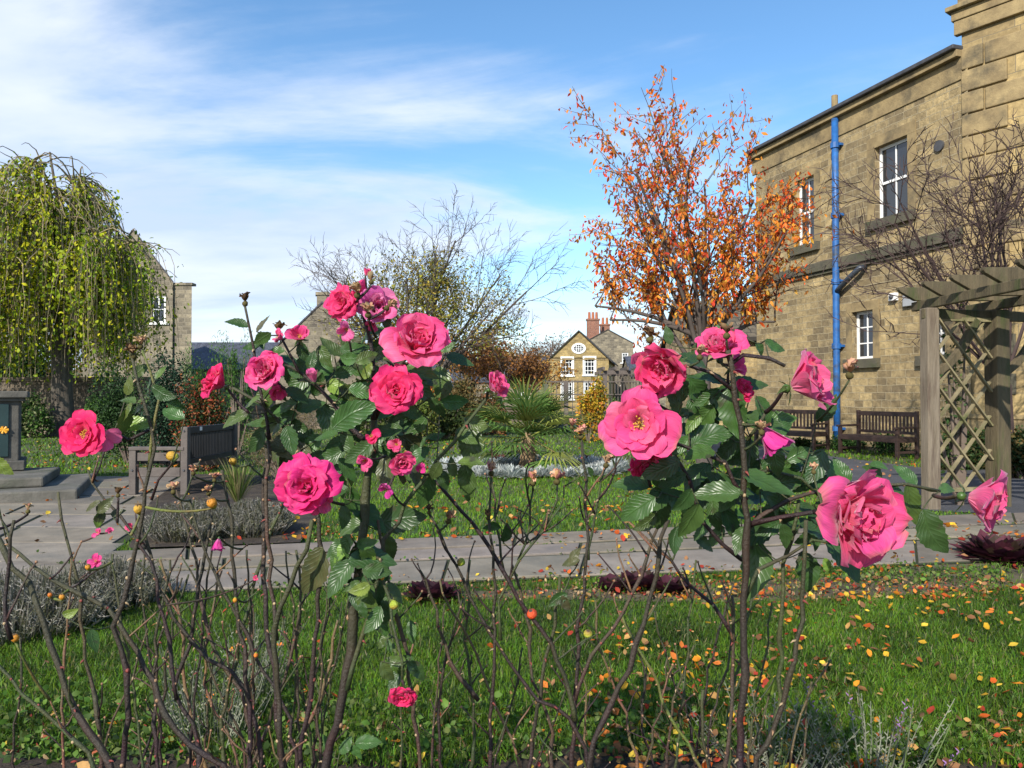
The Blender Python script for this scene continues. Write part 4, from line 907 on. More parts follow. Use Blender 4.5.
# ------------------------------------------------------------------ spiky palm with silver edging
pb = G(528, 472); t = empty('fan_palm', pb, 'spiky green fan palm in a round bed on the far lawn', 'palm')
b = MB(); b.tube([pb+Vector((0, 0, -.05)), pb+Vector((0, 0, .25)), pb+Vector((0.02, 0, .62))], [.13, .11, .08], 10); 
for k in range(40):
    a = random.uniform(0, 6.28); z = random.uniform(.1, .6); b.beam(pb+Vector((math.cos(a)*.07, math.sin(a)*.07, z)), pb+Vector((math.cos(a)*.17, math.sin(a)*.17, z-random.uniform(.1, .25))), .014, .006)
b.build('trunk', mat('palm_fibre', (.16, .10, .05), (.32, .22, .12), scale=10, rough=.95), t)
b = MB(); rp = random.Random(4)
for f in range(44):
    a = f*2.399; el = rp.uniform(-.55, .75) if f > 8 else rp.uniform(.8, 1.4); D = Vector((math.cos(a)*math.cos(el), math.sin(a)*math.cos(el), math.sin(el))); pl = rp.uniform(.42, .62)
    c0 = pb+Vector((0, 0, .55)); tip = c0+D*pl+Vector((0, 0, -.04)); g = rp.uniform(.45, 1.5); dead = f > 40 and el < -.3
    cc = (.30*g, .22*g, .10*g) if dead else ((.085*g, .16*g, .035*g) if f % 3 else (.26*g, .29*g, .06*g))
    b.tube([c0, tip], [.012, .008], 4, cc)
    side = D.cross(Vector((0, 0, 1)));
    if side.length < .1: side = Vector((1, 0, 0))
    side.normalize(); nn = 15
    for k in range(nn):
        th = (k/(nn-1)-.5)*2.5; dd = (D*math.cos(th)+side*math.sin(th)).normalized(); ln = rp.uniform(.58, .80)*(1-.18*abs(th)); up = dd.cross(side.cross(D)).normalized() if abs(th) < 1.4 else side
        wv = dd.cross(D.cross(side)).normalized()*.015; drop = Vector((0, 0, -.10-.05*rp.random()))
        p0 = tip; p1 = tip+dd*ln*.55+Vector((0, 0, .0)); p2 = tip+dd*ln+drop
        i = [b.v(p0-wv*.5, cc), b.v(p0+wv*.5, cc), b.v(p1+wv, cc), b.v(p1-wv, cc), b.v(p2, tuple(x*1.35 for x in cc))]; b.f((i[0], i[1], i[2], i[3])); b.f((i[3], i[2], i[4]))
b.build('fronds', MT['foliage'], t)
t.scale = (1.14, 1.14, 1.1)
sheet('palm_bed', [(pb.x+math.cos(a*.2)*1.55, pb.y+.15+math.sin(a*.2)*1.25) for a in range(31)], .03, MT['soil'])
def rosette(n, r, h, seed, colr, wid=.02):
    b = MB(); rg = random.Random(seed)
    for k in range(n):
        a = rg.uniform(0, 6.28); el = rg.uniform(.1, 1.3); l_ = r*rg.uniform(.6, 1.1); D = Vector((math.cos(a)*math.cos(el), math.sin(a)*math.cos(el), math.sin(el)*h/r)); s_ = Vector((-math.sin(a), math.cos(a), 0))*wid*rg.uniform(.6, 1.3)
        o_ = Vector((math.cos(a), math.sin(a), 0))*rg.uniform(0, r*.4); g = rg.uniform(.75, 1.15); c = tuple(x*g for x in colr[rg.randrange(len(colr))])
        i = [b.v(o_, c), b.v(o_+D*l_*.6+s_, c), b.v(o_+D*l_+Vector((0, 0, -.1*l_)), c), b.v(o_+D*l_*.6-s_, c)]; b.f(i)
    return b
proto = None
for k in range(84):
    a = k/42*2*math.pi; rk = 1.0 if k < 42 else .84; x = pb.x+math.cos(a)*1.46*rk+random.uniform(-.05, .05)+(.1 if math.cos(a) > 0 else 0); y = pb.y+.15+math.sin(a)*1.16*rk+random.uniform(-.08, .08)
    if proto is None:
        proto = rosette(150, .21, .22, 5, [(.50, .53, .52), (.62, .64, .62), (.34, .38, .36)], .022).build('silver_ragwort', MT['foliage'], at=(0, 0, 0)); o = proto
        tag(o, 'white-leaved silver edging plant in the ring around the palm', 'plant', 'silver edging plants around the palm')
    else: o = proto.copy(); col.objects.link(o)
    o.location = (x, y, .02); o.rotation_euler = (0, 0, random.uniform(0, 6.28)); s_ = random.uniform(.75, 1.15); o.scale = (s_, s_, s_*random.uniform(.8, 1.1))
for k, (px, py) in enumerate(((478, 466), (562, 464), (585, 462), (500, 462))):
    q = G(px, py); o = rosette(90, .2, .18, 40+k, [(.10, .03, .03), (.06, .02, .02), (.16, .07, .05)], .03).build('bedding_plant', MT['foliage'], at=(0, 0, 0)); o.location = q+Vector((0, 0, .02))
    tag(o, 'dark red bedding plant '+('at the left of the palm bed', 'just right of the palm trunk', 'at the right rim of the palm bed', 'just left of the palm trunk')[k], 'plant', 'dark bedding plants in the palm bed')
# purple heucheras
for k, (px, py, r, lab) in enumerate(((432, 600, .17, 'dark purple leafy plant on the verge below the left roses'), (640, 588, .17, 'dark purple heuchera on the verge at the middle of the path'), (668, 592, .15, 'smaller dark purple heuchera right of the middle clump'), (615, 590, .13, 'smallest purple heuchera left of the middle clump'), (1000, 560, .30, 'large dark purple-brown plant at the right end of the path'))):
    q = G(px, py); o = rosette(int(190*(r/.2)), r, r*.8, 60+k, [(.07, .018, .03), (.035, .012, .02), (.11, .03, .045), (.05, .03, .02)], .058*(1 if r < .3 else 1.1)).build('heuchera', MT['foliage'], at=(0, 0, 0)); o.location = q
    tag(o, lab, 'plant', 'purple heucheras along the verge')
# grey lavender mounds
def lavender(label, px, py, r, h, n, seed, zz=.0):
    rg = random.Random(seed); q = G(px, py); b = MB()
    for k in range(n):
        a = rg.uniform(0, 6.28); rr = r*rg.random()**.5; el = rr/r; o_ = Vector((math.cos(a)*rr*.75, math.sin(a)*rr*.75, 0)); hh = h*(1-.55*el*el)*rg.uniform(.6, 1.05)
        tp = o_*1.25+Vector((rg.gauss(0, .03), rg.gauss(0, .03), hh)); g = rg.uniform(.6, 1.25); c = [(.27*g, .26*g, .21*g), (.18*g, .18*g, .13*g), (.36*g, .33*g, .29*g), (.12*g, .12*g, .06*g)][rg.randrange(4)]
        b.tube([o_, o_.lerp(tp, .55)+Vector((rg.gauss(0, .01), rg.gauss(0, .01), 0)), tp], [.003, .003, .0015], 3, c, cap=False)
        for _ in range(5):
            f = rg.uniform(.45, 1); p = o_.lerp(tp, f); d_ = Vector((rg.gauss(0, 1), rg.gauss(0, 1), rg.uniform(.2, 1.4))).normalized()*rg.uniform(.02, .04); w_ = d_.orthogonal().normalized()*.003
            i = [b.v(p-w_, c), b.v(p+w_, c), b.v(p+d_, c)]; b.f(i)
    o = b.build('lavender', MT['foliage'], at=(0, 0, 0)); o.location = q+Vector((0, 0, zz)); tag(o, label, 'plant', 'grey lavender mounds'); return o
lavender('grey lavender mound between the grey bench and the path', 190, 540, .42, .34, 2100, 1, .03)
lavender('grey lavender mound right of the one beside the grey bench', 252, 536, .40, .32, 1900, 2, .03)
lavender('large grey lavender bush at the left edge beside the near lawn', 18, 626, .60, .32, 1500, 3)
lavender('grey lavender bush standing just left of the near end of the path', 110, 604, .38, .30, 1200, 4)
# tall grass tuft by the bench
q = G(215, 512); b = MB(); rg = random.Random(8)
for k in range(160):
    a = rg.uniform(0, 6.28); tp = Vector((math.cos(a)*rg.uniform(.05, .35), math.sin(a)*rg.uniform(.05, .35), rg.uniform(.25, .6))); w_ = Vector((-math.sin(a), math.cos(a), 0))*.006; g = rg.uniform(.6, 1.2); c = (.16*g, .22*g, .05*g) if k % 3 else (.3*g, .26*g, .12*g)
    i = [b.v(-w_, c), b.v(w_, c), b.v(tp*.6+Vector((0, 0, .06))+w_, c), b.v(tp*.6+Vector((0, 0, .06))-w_, c), b.v(tp, c)]; b.f(i[:4]); b.f((i[3], i[2], i[4]))
o = b.build('grass_tuft', MT['foliage'], at=(0, 0, 0)); o.location = q+Vector((.15, .3, .03)); tag(o, 'tall yellow-green grass tuft behind the grey bench back', 'plant')

# heather / catmint spikes in the near bed
def heather(label, px, py, n, r, h, seed, flower=False):
    rg = random.Random(seed); q = G(px, py); b = MB(); fl = MB()
    for k in range(n):
        a = rg.uniform(0, 6.28); rr = r*rg.random()**.6; o_ = Vector((math.cos(a)*rr*.5, math.sin(a)*rr*.5, 0)); tp = Vector((math.cos(a)*rr*1.2, math.sin(a)*rr, h*rg.uniform(.5, 1.05))); g = rg.uniform(.6, 1.3)
        c = (.26*g, .27*g, .20*g) if k % 3 else (.12*g, .17*g, .06*g); mid = o_.lerp(tp, .5)+Vector((rg.gauss(0, .01), rg.gauss(0, .01), 0)); b.tube([o_, mid, tp], [.0022, .002, .001], 3, c, cap=False)
        for s_ in range(16):
            f = .25+.75*s_/16; p = o_.lerp(tp, f); a2 = s_*2.4; d_ = Vector((math.cos(a2)*.010, math.sin(a2)*.010, .006)); w_ = Vector((0, 0, .003)); tgt = b
            cc = c
            if flower and k % 9 == 0 and f > .55: cc = (.42, .22, .52); d_ = d_*1.1
            i = [tgt.v(p-w_, cc), tgt.v(p+d_-w_*.3, cc), tgt.v(p+d_+w_, cc), tgt.v(p+w_, cc)]; tgt.f(i)
    t = empty('heather', q, label, 'plant', 'wispy heather in the near bed'); b.build('stems', MT['foliage'], t, at=(0, 0, 0)).location = (0, 0, 0)
    if fl.V: o2 = fl.build('flowers', MT['foliage'], t, at=(0, 0, 0)); o2.location = (0, 0, 0)
    return t
heather('wispy grey-green heather at the bottom right of the rose stems', 775, 775, 46, .26, .27, 1)
heather('wispy heather with a few purple flower spikes at the bottom right', 872, 790, 44, .24, .32, 2, True)
heather('wispy grey heather among the left rose canes', 215, 745, 80, .22, .38, 3)
heather('small wispy heather below the path at the left', 258, 700, 50, .16, .36, 4)
# weeds and debris of the near bed
wp = []; rg = np.random.RandomState(3)
for (x0, x1, y0, y1, n) in ((0, 320, 700, 768, 1500), (320, 700, 715, 768, 1100), (700, 1024, 745, 768, 300), (820, 1010, 572, 585, 700), (240, 420, 588, 600, 160), (560, 1000, 582, 596, 260)):
    for _ in range(n):
        q = G(rg.uniform(x0, x1), rg.uniform(y0, y1)); wp.append((q.x, q.y, abs(rg.normal())*.035+.012))
for _ in range(900):
    t_ = rg.rand(); s_ = (0, .42, .68, 1.0)[rg.randint(4)]+rg.normal()*.006; q = pathpt(-.1+1.7*t_, s_)
    if math.sin(t_*40+s_*9) > .1: wp.append((q.x, q.y, .03+abs(rg.normal())*.008))
tag(leaf_cloud('weeds', wp, .028, [(.07, .15, .02), (.11, .20, .03), (.05, .09, .02), (.15, .19, .05)], MT['foliage'], aspect=.7), 'small green weeds growing on the bare soil of the beds', 'weeds', kind='stuff')
bp = []
for (x0, x1, y0, y1, n) in ((0, 1024, 715, 768, 900), (380, 1000, 580, 603, 1500)):
    for _ in range(n):
        q = G(rg.uniform(x0, x1), rg.uniform(y0, y1)); bp.append((q.x, q.y, .012+rg.rand()*.012))
o = leaf_cloud('leaf_litter', bp, .026, [(.30, .20, .11), (.20, .12, .07), (.35, .10, .05), (.40, .28, .15), (.10, .06, .04), (.28, .05, .04)], MT['litter'], aspect=.6)
tag(o, 'dry brown and red leaf litter on the bare soil', 'litter', kind='stuff')

# ------------------------------------------------------------------ benches
def dark_bench():
    t = empty('garden_bench', (0, 0, 0), None, 'bench', 'dark wooden benches against the building'); Lb = 1.75; Dp = .55
    def part(name, boxes, bev=.006):
        b = MB()
        for c, s_ in boxes: b.box(c, s_)
        return b.build(name, MT['darkwood'], t, bevel=bev)
    # local: x length, front at y=-Dp
    for x in (.04, Lb-.04):
        part('leg', [((x, -Dp+.035, .31), (.07, .07, .62))])
        part('leg', [((x, 0, .5), (.07, .07, 1.0))])
        b = MB(); b.beam((x, .02, .66), (x, -Dp-.05, .645), .08, .045); b.build('armrest', MT['darkwood'], t, bevel=.01)
    b = MB(); b.beam((.04, -Dp/2, .16), (.0401, -Dp/2, .16), .01, .01)
    part('seat', [((Lb/2, -Dp+.05+k*.115, .44), (Lb-.08, .095, .03)) for k in range(5)])
    part('seat_rail', [((Lb/2, -Dp+.015, .385), (Lb-.14, .035, .09)), ((.04, -Dp/2, .385), (.035, Dp-.1, .08)), ((Lb-.04, -Dp/2, .385), (.035, Dp-.1, .08)), ((.04, -Dp/2, .14), (.035, Dp-.08, .05)), ((Lb-.04, -Dp/2, .14), (.035, Dp-.08, .05)), ((Lb/2, 0, .38), (Lb-.14, .035, .08))])
    n = 17
    part('backrest', [((Lb/2, 0, .93), (Lb-.14, .04, .10)), ((Lb/2, 0, .53), (Lb-.14, .04, .06))]+[((.04+(Lb-.08)*(k+.5)/n, 0, .72), (.045, .022, .32)) for k in range(n)], .004)
    return t
bn = dark_bench(); ang = math.atan2(-.955, .298)
bn.location = (7.99, 17.6, 0); bn.rotation_euler = (0, 0, ang); bn['label'] = 'right dark wooden garden bench, partly behind the pergola post'
b2 = copy_tree(bn); b2.location = (6.74, 20.0, 0); b2.rotation_euler = (0, 0, math.atan2(-1.6, .95)); b2.scale = (1.05, 1, 1); b2['label'] = 'left dark wooden garden bench, further along the wall left of the drainpipe'
b3 = None

t = empty('slatted_bench', (-4.3, 9.9, .03), 'grey bench with dark slatted back facing left on the patio', 'bench')
def bx(name, boxes, m, bev=.008):
    b = MB()
    for c, s_ in boxes: b.box((c[0], c[1], c[2]+.03), s_)
    return b.build(name, m, t, bevel=bev)
for y in (9.93, 11.65):
    bx('leg', [((-4.26, y, .44), (.09, .10, .88))], MT['greywood']); bx('leg', [((-4.93, y, .29), (.09, .10, .58))], MT['greywood'])
    bx('armrest', [((-4.62, y, .60), (.72, .12, .045))], MT['greywood']); bx('side_panel', [((-4.6, y, .49), (.56, .05, .11)), ((-4.6, y, .29), (.56, .05, .12))], MT['greywood'])
bx('seat', [((-4.83+k*.12, 10.79, .41), (.10, 1.6, .035)) for k in range(5)], MT['greydark'])
bx('backrest', [((-4.26, 10.79, .83), (.05, 1.62, .09)), ((-4.26, 10.79, .42), (.05, 1.62, .07))]+[((-4.26, 10.0+k*.0545, .62), (.022, .028, .34)) for k in range(30)], MT['greydark'], .003)
b = MB(); b.box((-4.231, 10.35, .87), (.006, .07, .05)); b.build('badge', MT['white'], t)
b = MB()
for y in (9.875,):
    for x, z in ((-4.26, .86), (-4.26, .35), (-4.93, .35)): b.tube([(x, y+.01, z), (x, y-.008, z)], .014, 10)
b.build('bolt', MT['lead'], t)

# monument with steps, far left
t = empty('stone_monument', (-6.72, 10.3, .27), 'dark stone monument block with a green plaque at the left edge', 'monument')
mx_ = -6.66
b = MB(); b.box((mx_-.82, 10.7, .80), (1.46, .8, .92)); b.build('block', MT['mono'], t, bevel=.015)
b = MB(); b.box((mx_-.82, 10.7, 1.325), (1.66, 1.0, .09)); b.box((mx_-.82, 10.7, 1.255), (1.56, .9, .05)); b.build('cap', MT['mono'], t, bevel=.012)
b = MB(); b.box((mx_-.82, 10.7, .345), (1.60, .94, .13)); b.build('base', MT['mono'], t, bevel=.012)
b = MB(); b.box((mx_-.82, 10.29, .83), (1.22, .03, .72)); pl = b.build('plaque', MT['panel'], t, bevel=.006)
b = MB(); q = Vector((-6.93, 10.268, .84))
for k in range(7):
    a = k*.9; b.tube([q, q+Vector((math.cos(a)*.06, 0, math.sin(a)*.05))], [.012, .018], 6)
b.build('flower_emblem', MT['orange'], pl)
t.rotation_euler = (0, 0, R(31)); t.location = (-6.80, 10.55, .28)
t = empty('stone_steps', (-5.38, 9.3, 0), 'two low worn stone steps below the monument at the left edge', 'steps')
def stepbox(x1, y0, y1, z0, z1): b = MB(); b.box(((-12+x1)/2, (y0+y1)/2, (z0+z1)/2), (x1+12, y1-y0, z1-z0)); return b
stepbox(-5.38, 9.3, 11.5, .0, .15).build('step', MT['step'], t, bevel=.025)
stepbox(-5.80, 9.72, 11.3, .153, .28).build('step', MT['step'], t, bevel=.025)
t.rotation_euler = (0, 0, R(24)); t.location = (-5.42, 9.5, 0)

# ------------------------------------------------------------------ pergola with lattice
t = empty('timber_pergola', (4.8, 8.8, 0), 'mossy timber pergola with diamond lattice panel at the end of the path', 'pergola')
pA = Vector((4.84, 8.8, 0)); pB = Vector((5.76, 9.02, 0)); H = 2.33
b = MB(); b.box(pA+Vector((0, 0, H/2)), (.15, .15, H), Matrix.Rotation(R(6), 3, 'Z')); b.build('post', MT['paletimber'], t, bevel=.012)
b = MB(); b.box(pB+Vector((0, 0, H/2)), (.19, .19, H), Matrix.Rotation(R(14), 3, 'Z')); b.build('post', MT['pergola'], t, bevel=.012)
for p in (Vector((4.97, 6.2, 0)), Vector((6.0, 6.6, 0))):
    b = MB(); b.box(p+Vector((0, 0, H/2)), (.19, .19, H)); b.build('post', MT['paletimber'], t, bevel=.012)
b = MB(); b.beam((4.90, 9.25, H+.065), (4.98, 6.1, H+.065), .07, .11); b.beam((5.76, 9.6, H+.07), (6.0, 6.3, H+.07), .07, .11)
b.beam(Vector((4.76, 8.78, H-.065)), Vector((6.9, 9.34, H-.065)), .07, .12); b.build('beam', MT['pergola'], t, bevel=.01)
for k in range(6):
    y = 9.12-.47*k; x0 = 4.64+.045*k; zc = H+.125; b = MB()
    # tapered tail
    prof = [(x0, zc+.13), (x0+.02, zc+.105), (x0+.20, zc), (6.55, zc), (6.55, zc+.16), (x0, zc+.16)]
    fr = [b.v((x, y-.035, z)) for x, z in prof]; bk = [b.v((x, y+.035, z)) for x, z in prof]; b.f(fr); b.f(bk[::-1])
    for j in range(6): j2 = (j+1) % 6; b.f((fr[j], bk[j], bk[j2], fr[j2]))
    b.build('rafter', MT['pergola'], t, bevel=.006)
def brace(p, dirv, up):
    b = MB(); pts = []
    for k in range(9):
        f = k/8; pts.append(p+dirv*(.55*f)+Vector((0, 0, -.62+.62*f))+(dirv*.0+Vector((0, 0, -1)))*.10*math.sin(f*math.pi)*-1*up)
    for k in range(8): b.beam(pts[k], pts[k]+(pts[k+1]-pts[k])*1.04, .07, .085)
    b.build('brace', MT['pergola'], t, bevel=.006)
dv = (pB-pA).normalized()
brace(pA+dv*.1+Vector((0, 0, H-.12)), dv, -1); brace(pB+dv*.1+Vector((0, 0, H-.12)), dv, -1)
b = MB(); Lw = (pB-pA).length-.2; z0, z1 = .22, H-.12; nrm = Vector((dv.y, -dv.x, 0)); st = .40
def lp_(a, z, o): return pA+dv*(.1+a)+nrm*o+Vector((0, 0, z))
def clipline(c, sgn):
    # z = z0 + c + sgn*a*1.15 for a in [0,Lw]
    pts = []
    for a, z in ((0, z0+c), (Lw, z0+c+sgn*Lw*1.15)): pts.append((a, z))
    (a0, za), (a1, zb) = pts
    def at(z): return a0+(z-za)/(zb-za)*(a1-a0)
    lo, hi = (za, zb) if za < zb else (zb, za)
    if hi < z0 or lo > z1: return None
    A0, A1 = sorted((at(max(lo, z0)), at(min(hi, z1))))
    if A1-A0 < .05: return None
    zf = lambda a: za+(a-a0)/(a1-a0)*(zb-za)
    return (A0, zf(A0), A1, zf(A1))
for k in range(-8, 16):
    for sgn, o_ in ((1, -.012), (-1, .016)):
        r_ = clipline(k*st, sgn)
        if r_: b.beam(lp_(r_[0], r_[1], o_), lp_(r_[2], r_[3], o_), .020, .042, up=nrm)
b.beam(lp_(0, z0, 0), lp_(Lw, z0, 0), .05, .045); b.beam(lp_(0, z1, 0), lp_(Lw, z1, 0), .05, .045)
b.build('lattice_panel', mat('lattice_wood', (.14, .115, .06), (.30, .25, .14), scale=4, rough=.85, bump=.5, bscale=20, c3=(.09, .10, .03), s3=2.5), t)
# climber on lattice
cl = shrub('climbing_plant', 'sparse climbing plant with small leaves on the lattice panel', 5.35, 9.1, 0, .35, .12, 2.0, 300, .06, [(.05, .10, .03), (.10, .14, .04)], 77, cat='climber')

exec_roses = True
# ================================================================== ROSES
rs = random.Random(42)
PX = lambda px, d: px*d/F
def leaflet(b, base, D, Nrm, ln, wd, c, fold=.25, curl=.3, seed=0):
    D = D.normalized(); Nrm = (Nrm-D*Nrm.dot(D)).normalized(); S = D.cross(Nrm)
    n = 14; rg = random.Random(seed); tw = rg.uniform(-.3, .3); grid = []; side = rg.uniform(-.12, .12)
    us = (-1, -.55, 0, .55, 1)
    for i in range(n+1):
        v = i/n; w = wd*.5*(math.sin(math.pi*v**.82)**.78 if 0 < v < 1 else 0)*(1-.18*v)
        w = max(w, .0004); ser = 1+(.08 if i % 2 else -.06)
        bend = curl*v*v
        ctr = base+D*(ln*v*(1-.12*curl*v))-Nrm*(ln*bend*.45)+S*(ln*side*math.sin(v*3.1))
        a = tw*v; row = []
        for u in us:
            off = S*math.cos(a)*u*w*(ser if abs(u) == 1 else 1)+Nrm*(fold*abs(u)*w+math.sin(a)*u*w + .06*w*math.sin(v*17+u*2+seed)) 
            g = 1.0
            row.append((b.v(ctr+off, c), (u, v)))
        grid.append(row)
    for i in range(n):
        for j in range(4):
            q = (grid[i][j], grid[i][j+1], grid[i+1][j+1], grid[i+1][j]); b.f([x[0] for x in q][::-1], [x[1] for x in q][::-1])
DGC = [(.018, .060, .009), (.026, .076, .010), (.038, .095, .012), (.012, .044, .010)]
OLC = [(.065, .10, .014), (.09, .125, .018), (.05, .08, .014)]
LMC = [(.16, .26, .03), (.20, .28, .04)]
BRC = [(.08, .05, .025), (.06, .045, .02)]
TONES = {'d': DGC, 'o': OLC, 'l': LMC, 'b': BRC, 'g': [(.035, .10, .02), (.045, .12, .025)]}

def petal(b, C, A, phi, ln, wd, th0, th1, cup, tipcurl, c_in, c_out, rg, r0=.0, nu=10, nv=9, ruff=.06, h0=0.0):
    """C centre (receptacle top), A axis; petal leans from axis angle th0 at base to th1 at its tip"""
    A = A.normalized(); X = A.orthogonal().normalized(); X.rotate(Quaternion(A, phi)); Sx = A.cross(X)
    pos = C+X*r0+A*h0; ctr = []; th = th0; k1, k2, k3 = rg.uniform(3, 6), rg.uniform(0, 6.28), rg.uniform(0, 6.28); asym = rg.uniform(-.12, .12)
    grid = []; p = pos.copy()
    notch = rg.uniform(0, .07); pale = rg.choice((0, 0, .12, .25, .4)); brown = rg.random() < .10
    for i in range(nv+1):
        v = i/nv; th = th0+(th1-th0)*v + (tipcurl*max(0, (v-.62)/.38)**1.5)
        T = A*math.cos(th)+X*math.sin(th); Nn_ = -A*math.sin(th)*-1 + X*math.cos(th)*-1      # towards the axis side
        Nin = (A*math.sin(th)-X*math.cos(th))
        if i: p = p+T*(ln/nv)
        w = wd*.5*(.20+.80*math.sin(min(1, v/.66)*math.pi/2)**1.1)*(1 if v < .72 else math.sqrt(max(0.02, 1-((v-.72)/.30)**2.4)))
        row = []
        for j in range(nu+1):
            u = -1+2*j/nu; lat = u*w; cc = cup*(1-.35*v)
            bendang = u*w/ max(wd, 1e-4)*cc*2.2
            latp = Sx*(math.sin(bendang)/(cc*2.2/ max(wd, 1e-4)) if cc > .01 else lat); inn = Nin*((1-math.cos(bendang))/(cc*2.2/max(wd, 1e-4)) if cc > .01 else 0)
            wave = Nin*(ruff*wd*v*v*math.sin(k1*u+k2)*(.4+.6*abs(u))+ruff*.5*wd*v*math.sin(2.2*k1*u+5*v+k3))
            lenv = T*(-notch*ln*(1-abs(u))*max(0, v-.8)*3 + .022*ln*math.sin(k1*.8*u+k3)*v*v)
            roll = -Nin*(tipcurl*.10*wd*(abs(u)**3)*v*v)
            mixv = min(1, max(0, 1-v*2.6)); g = 1+rg.uniform(-.03, .03)
            e = .10*max(0, v-.75)*4*abs(math.sin(k2))
            mixv = max(mixv, pale*(.5+.5*math.sin(k3+u*2+v*3)))
            cc3 = tuple((c_in[q]*mixv+c_out[q]*(1-mixv))*g for q in range(3))
            if brown and v > .93: cc3 = tuple(a_*.45+b_*.55 for a_, b_ in zip(cc3, (.45, .22, .10)))
            row.append((b.v(p+latp+inn+wave+lenv+roll, cc3), (u, v)))
        grid.append(row)
    for i in range(nv):
        for j in range(nu):
            q = (grid[i][j], grid[i][j+1], grid[i+1][j+1], grid[i+1][j]); b.f([x[0] for x in q], [x[1] for x in q])
HOT = ((.85, .12, .30), (.84, .026, .155)); PINK = ((.92, .34, .48), (.88, .090, .275)); PALE = ((.90, .42, .55), (.85, .17, .42)); MAG = ((.80, .28, .55), (.74, .045, .34)); SALM = ((.90, .34, .42), (.88, .065, .24))
def bloom(parent, px, py, d, rpx, kind, colr, ax, label=None, seed=0):
    """ax: axis as (screen x, screen y up, toward camera)"""
    rg = random.Random(seed*31+int(px)); C = P(px, py, d); r = PX(rpx*(.95 if d < 1.2 else .91), d); A = Vector((ax[0], -ax[2], ax[1])).normalized(); cin, cout = colr; tf = rg.uniform(0, .4); oth = rg.choice((PALE, MAG, PINK, HOT))[1]; cout = tuple(a_*(1-tf)+b_*tf for a_, b_ in zip(cout, oth))
    b = MB(); jig = lambda c: tuple(x*rg.uniform(.88, 1.1) for x in c)
    base = C-A*r*.45
    if kind == 'full':
        n = 24
        for k in range(n):
            f = k/(n-1); phi = k*2.39996+rg.uniform(-.4, .4); ln = r*(.46+.66*f**.8)*rg.uniform(.9, 1.12); wd = r*(.55+.88*f)*rg.uniform(.8, 1.15)
            th1 = R(3+86*f**1.2)+rg.gauss(0, .2); th0 = R(2+38*f)
            petal(b, base, A, phi, ln*rg.uniform(.9, 1.05), wd, th0, th1, 1.25-.75*f, R(rg.uniform(8, 55)) if f > .25 else R(rg.uniform(-25, 10)), cin, jig(cout), rg, r0=r*.02+r*.07*f, ruff=.05+.07*f, h0=r*.10*(1-f))
    elif kind == 'open':
        n = 15
        for k in range(n):
            f = k/(n-1); phi = k*2.39996+rg.uniform(-.2, .2); ln = r*(.40+.68*f**.7); wd = r*(.5+.62*f)
            petal(b, base, A, phi, ln*rg.uniform(.92, 1.05), wd*rg.uniform(.9, 1.1), R(12+36*f), R(28+58*f)+rg.gauss(0, .1), .9-.55*f, R(rg.uniform(0, 25)), cin, jig(cout), rg, r0=r*.06, ruff=.05)
    elif kind == 'bud':
        n = 13
        for k in range(n):
            f = k/(n-1); phi = k*2.39996; petal(b, base-A*r*.3, A, phi, r*(1.15+.45*f)*rg.uniform(.9, 1.05), r*(.75+.45*f), R(16+16*f), R(-4+26*f*f)+rg.gauss(0, .06), 1.4-.5*f, R(rg.uniform(5, 45))*f, cin, jig(cout), rg, r0=r*.05, ruff=.05)
    elif kind == 'side':   # cup seen from the side with reflexed outer petals
        n = 19
        for k in range(n):
            f = k/(n-1); phi = k*2.39996+rg.uniform(-.35, .35); petal(b, base-A*r*.2, A, phi, r*(.8+.55*f)*rg.uniform(.85, 1.12), r*(.65+.85*f), R(14+26*f), R(2+66*f**2.2)+rg.gauss(0, .16), 1.3-.7*f, R(rg.uniform(5, 60))*f, cin, jig(cout), rg, r0=r*.05, ruff=.09)
    elif kind == 'flat':   # a few broad petals falling open
        for k in range(4):
            petal(b, base, A, (-.9, .0, .9, 2.2)[k]+rg.uniform(-.2, .2), r*rg.uniform(1.0, 1.25), r*rg.uniform(1.0, 1.25), R(50), R(rg.uniform(70, 95)), .35, R(rg.uniform(-5, 15)), cin, jig(cout), rg, ruff=.04)
    elif kind == 'loose':  # few wayward petals
        n = 7
        for k in range(n):
            f = k/(n-1); petal(b, base, A, rg.uniform(0, 6.28), r*rg.uniform(.75, 1.2), r*rg.uniform(.6, .95), R(20+20*f), R(rg.uniform(15, 95)), .8, R(rg.uniform(0, 40)), cin, jig(cout), rg, ruff=.1)
    o = b.build('rose_bloom', MT['petal'], parent, smooth=True)
    if label: o['label'] = label
    # sepals and receptacle
    s_ = MB(); bc = base-A*r*(.3 if kind in ('bud', 'side') else .08); gc = (.07, .13, .03)
    s_.ball(bc-A*r*.10, r*.15, 8, 6, gc)
    for k in range(5):
        phi = k*1.2566; X = A.orthogonal().normalized(); X.rotate(Quaternion(A, phi)); leaflet(s_, bc, (X*.8-A*rg.uniform(-.5, .4)), A, r*.62, r*.16, gc, .2, .5, k)
    s_.build('sepals', MT['leaf'], o, smooth=True)
    if kind == 'open' or kind == 'loose':
        y = MB()
        for k in range(34):
            dd = (A+Vector((rg.gauss(0, .45), rg.gauss(0, .45), rg.gauss(0, .45)))).normalized(); p1 = base+dd*r*rg.uniform(.22, .36); y.tube([base, p1], r*.008, 3, (.75, .55, .2)); y.ball(p1, r*.022, 5, 4, (.62, .38, .06))
        y.build('stamens', MT['litter'], o)
    return bc-A*r*.2
